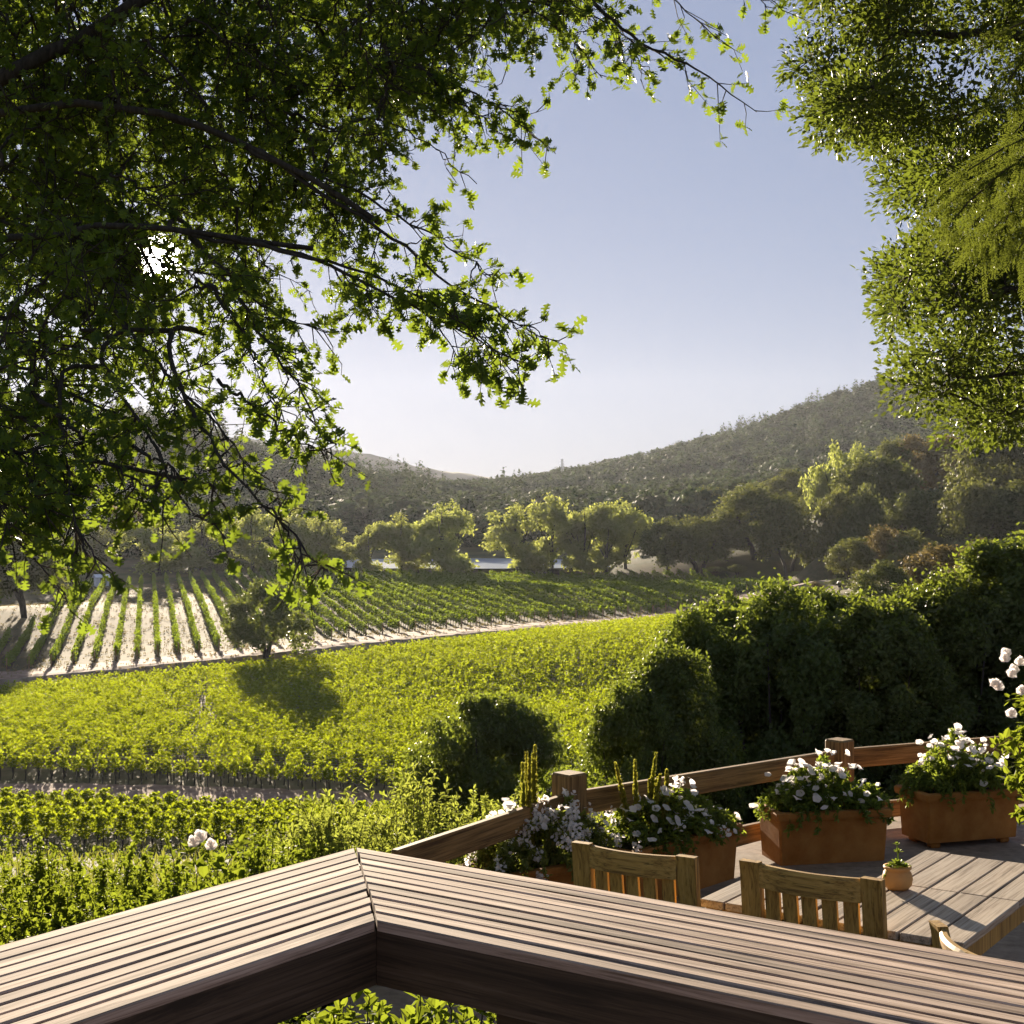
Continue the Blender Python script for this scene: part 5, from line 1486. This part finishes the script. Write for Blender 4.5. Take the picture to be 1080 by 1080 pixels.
for bi, B_ in enumerate(boughs):
    Yb = 6.0 + rng.uniform(-.25, .25)
    P = np.array([at(px, py, Yb) for px, py in B_]); P = np.concatenate([[[rb_[0], rb_[1], P[0][2] + .1]], P])
    Q = rw.limb(P, .02, .003, 5, 30, .006)
    for i in range(10, 30):
        d = Q[min(i + 1, 29)] - Q[i - 1]; d /= np.linalg.norm(d)
        for sgn in (-1, 1):
            for rep in range(3):
                sd = np.cross(d, [0, -.8, .6]); sd /= np.linalg.norm(sd)
                o_ = d * .8 + sgn * sd * .7 + np.array([0, rng.normal(0, .35), -.55]) + rng.normal(0, .15, 3); o_ /= np.linalg.norm(o_)
                ln = rng.uniform(.10, .22); n = 44; u = np.linspace(.05, 1, n)
                pos = Q[i] - rb_ + o_ * (u * ln)[:, None] + np.array([0, 0, -.25]) * (u ** 2 * ln * .5)[:, None]
                side = np.cross(o_, [.2, -.9, .3]); side /= np.linalg.norm(side)
                al = o_ * .75 + side * np.where(np.arange(n) % 2, 1, -1)[:, None] * .8 + rng.normal(0, .12, (n, 3))
                nd.leaves(pos, al, rng.normal(0, .3, (n, 3)) + np.array([0, -.8, .5]), .020 * rng.uniform(.7, 1.2, n), .0042, DIAMOND)
rw.wood.v = [v - rb_ for v in rw.wood.v]; rw.wood.obj('branch', M_twig, ro, True); nd.obj('foliage', M_redwood, ro)

# ------------------------------------------------------------------ haze
m, nt, N, L = mat('valley_haze')
vp = N.new('ShaderNodeVolumePrincipled'); vp.inputs['Color'].default_value = (.78, .83, .94, 1); vp.inputs['Density'].default_value = .000038; vp.inputs['Anisotropy'].default_value = .44
o = N.new('ShaderNodeOutputMaterial'); L.new(vp.outputs[0], o.inputs['Volume'])
b = MB(); lo, hi = (-1900, -60, -30), (1900, 2560, 225)
V = [(x, y, z) for x in (lo[0], hi[0]) for y in (lo[1], hi[1]) for z in (lo[2], hi[2])]
b.add(V, [(0, 1, 3, 2), (4, 6, 7, 5), (0, 4, 5, 1), (2, 3, 7, 6), (0, 2, 6, 4), (1, 5, 7, 3)])
tag(b.obj('haze', m), kind='stuff')

# ------------------------------------------------------------------ light, sky, camera
sc = bpy.context.scene
w = bpy.data.worlds.new('World'); sc.world = w; w.use_nodes = True
nt = w.node_tree; N, L = nt.nodes, nt.links; N.clear()
sky = N.new('ShaderNodeTexSky'); sky.sky_type = 'NISHITA'; sky.sun_disc = False
sky.sun_elevation = SUN_EL; sky.sun_rotation = SUN_AZ
sky.altitude = 100; sky.air_density = 1.0; sky.dust_density = .1; sky.ozone_density = 1.5
bg = N.new('ShaderNodeBackground'); bg.inputs['Strength'].default_value = .08
gm = N.new('ShaderNodeGamma'); gm.inputs['Gamma'].default_value = .3           # a thin even veil: flatter than a clear sky
vm = N.new('ShaderNodeVectorMath'); vm.operation = 'MULTIPLY'; vm.inputs[1].default_value = (.68, .745, 1.04)
L.new(sky.outputs[0], gm.inputs['Color']); L.new(gm.outputs[0], vm.inputs[0]); L.new(vm.outputs[0], bg.inputs['Color'])
# the sun itself and its aureole, seen through the gap in the leaves
tc = N.new('ShaderNodeTexCoord'); dp = N.new('ShaderNodeVectorMath'); dp.operation = 'DOT_PRODUCT'; dp.inputs[1].default_value = tuple(SUN)
L.new(tc.outputs['Generated'], dp.inputs[0])
mr = N.new('ShaderNodeMapRange'); mr.interpolation_type = 'SMOOTHSTEP'; mr.inputs[1].default_value = math.cos(R(1.15)); mr.inputs[2].default_value = math.cos(R(.3)); mr.inputs[3].default_value = 0; mr.inputs[4].default_value = 14
L.new(dp.outputs['Value'], mr.inputs[0])
bg2 = N.new('ShaderNodeBackground'); bg2.inputs['Color'].default_value = (1, .93, .84, 1); L.new(mr.outputs[0], bg2.inputs['Strength'])
ad = N.new('ShaderNodeAddShader'); L.new(bg.outputs[0], ad.inputs[0]); L.new(bg2.outputs[0], ad.inputs[1])
ac = N.new('ShaderNodeMath'); ac.operation = 'ARCCOSINE'; ac.use_clamp = False; L.new(dp.outputs['Value'], ac.inputs[0])
ex = N.new('ShaderNodeMath'); ex.operation = 'MULTIPLY'; ex.inputs[1].default_value = -1 / R(3.2); L.new(ac.outputs[0], ex.inputs[0])
ee = N.new('ShaderNodeMath'); ee.operation = 'EXPONENT'; L.new(ex.outputs[0], ee.inputs[0])
es = N.new('ShaderNodeMath'); es.operation = 'MULTIPLY_ADD'; es.inputs[1].default_value = .05; L.new(ee.outputs[0], es.inputs[0]); L.new(mr.outputs[0], es.inputs[2]); L.new(es.outputs[0], bg2.inputs['Strength'])
o = N.new('ShaderNodeOutputWorld'); L.new(ad.outputs[0], o.inputs[0])

sl = bpy.data.lights.new('sun', 'SUN'); sl.energy = 5; sl.angle = R(.5); sl.color = (1, .84, .635)
so_ = bpy.data.objects.new('sun', sl); C.objects.link(so_)
so_.rotation_euler = Vector([float(v) for v in SUN]).to_track_quat('Z', 'Y').to_euler()

cam = bpy.data.cameras.new('camera'); cam.sensor_width = 36; cam.lens = 36 * F / 1080; cam.clip_end = 20000; cam.clip_start = .05
co = bpy.data.objects.new('camera', cam); C.objects.link(co); co.location = (0, 0, 0); co.rotation_euler = (R(90), 0, 0)
sc.camera = co
sc.view_settings.view_transform = 'Standard'; sc.view_settings.look = 'None'; sc.view_settings.gamma = 1
sc.view_settings.exposure = 2.0
cy = sc.cycles
cy.max_bounces = 8; cy.diffuse_bounces = 4; cy.transmission_bounces = 4; cy.volume_bounces = 1; cy.glossy_bounces = 2
cy.use_denoising = True
cy.sample_clamp_indirect = 6
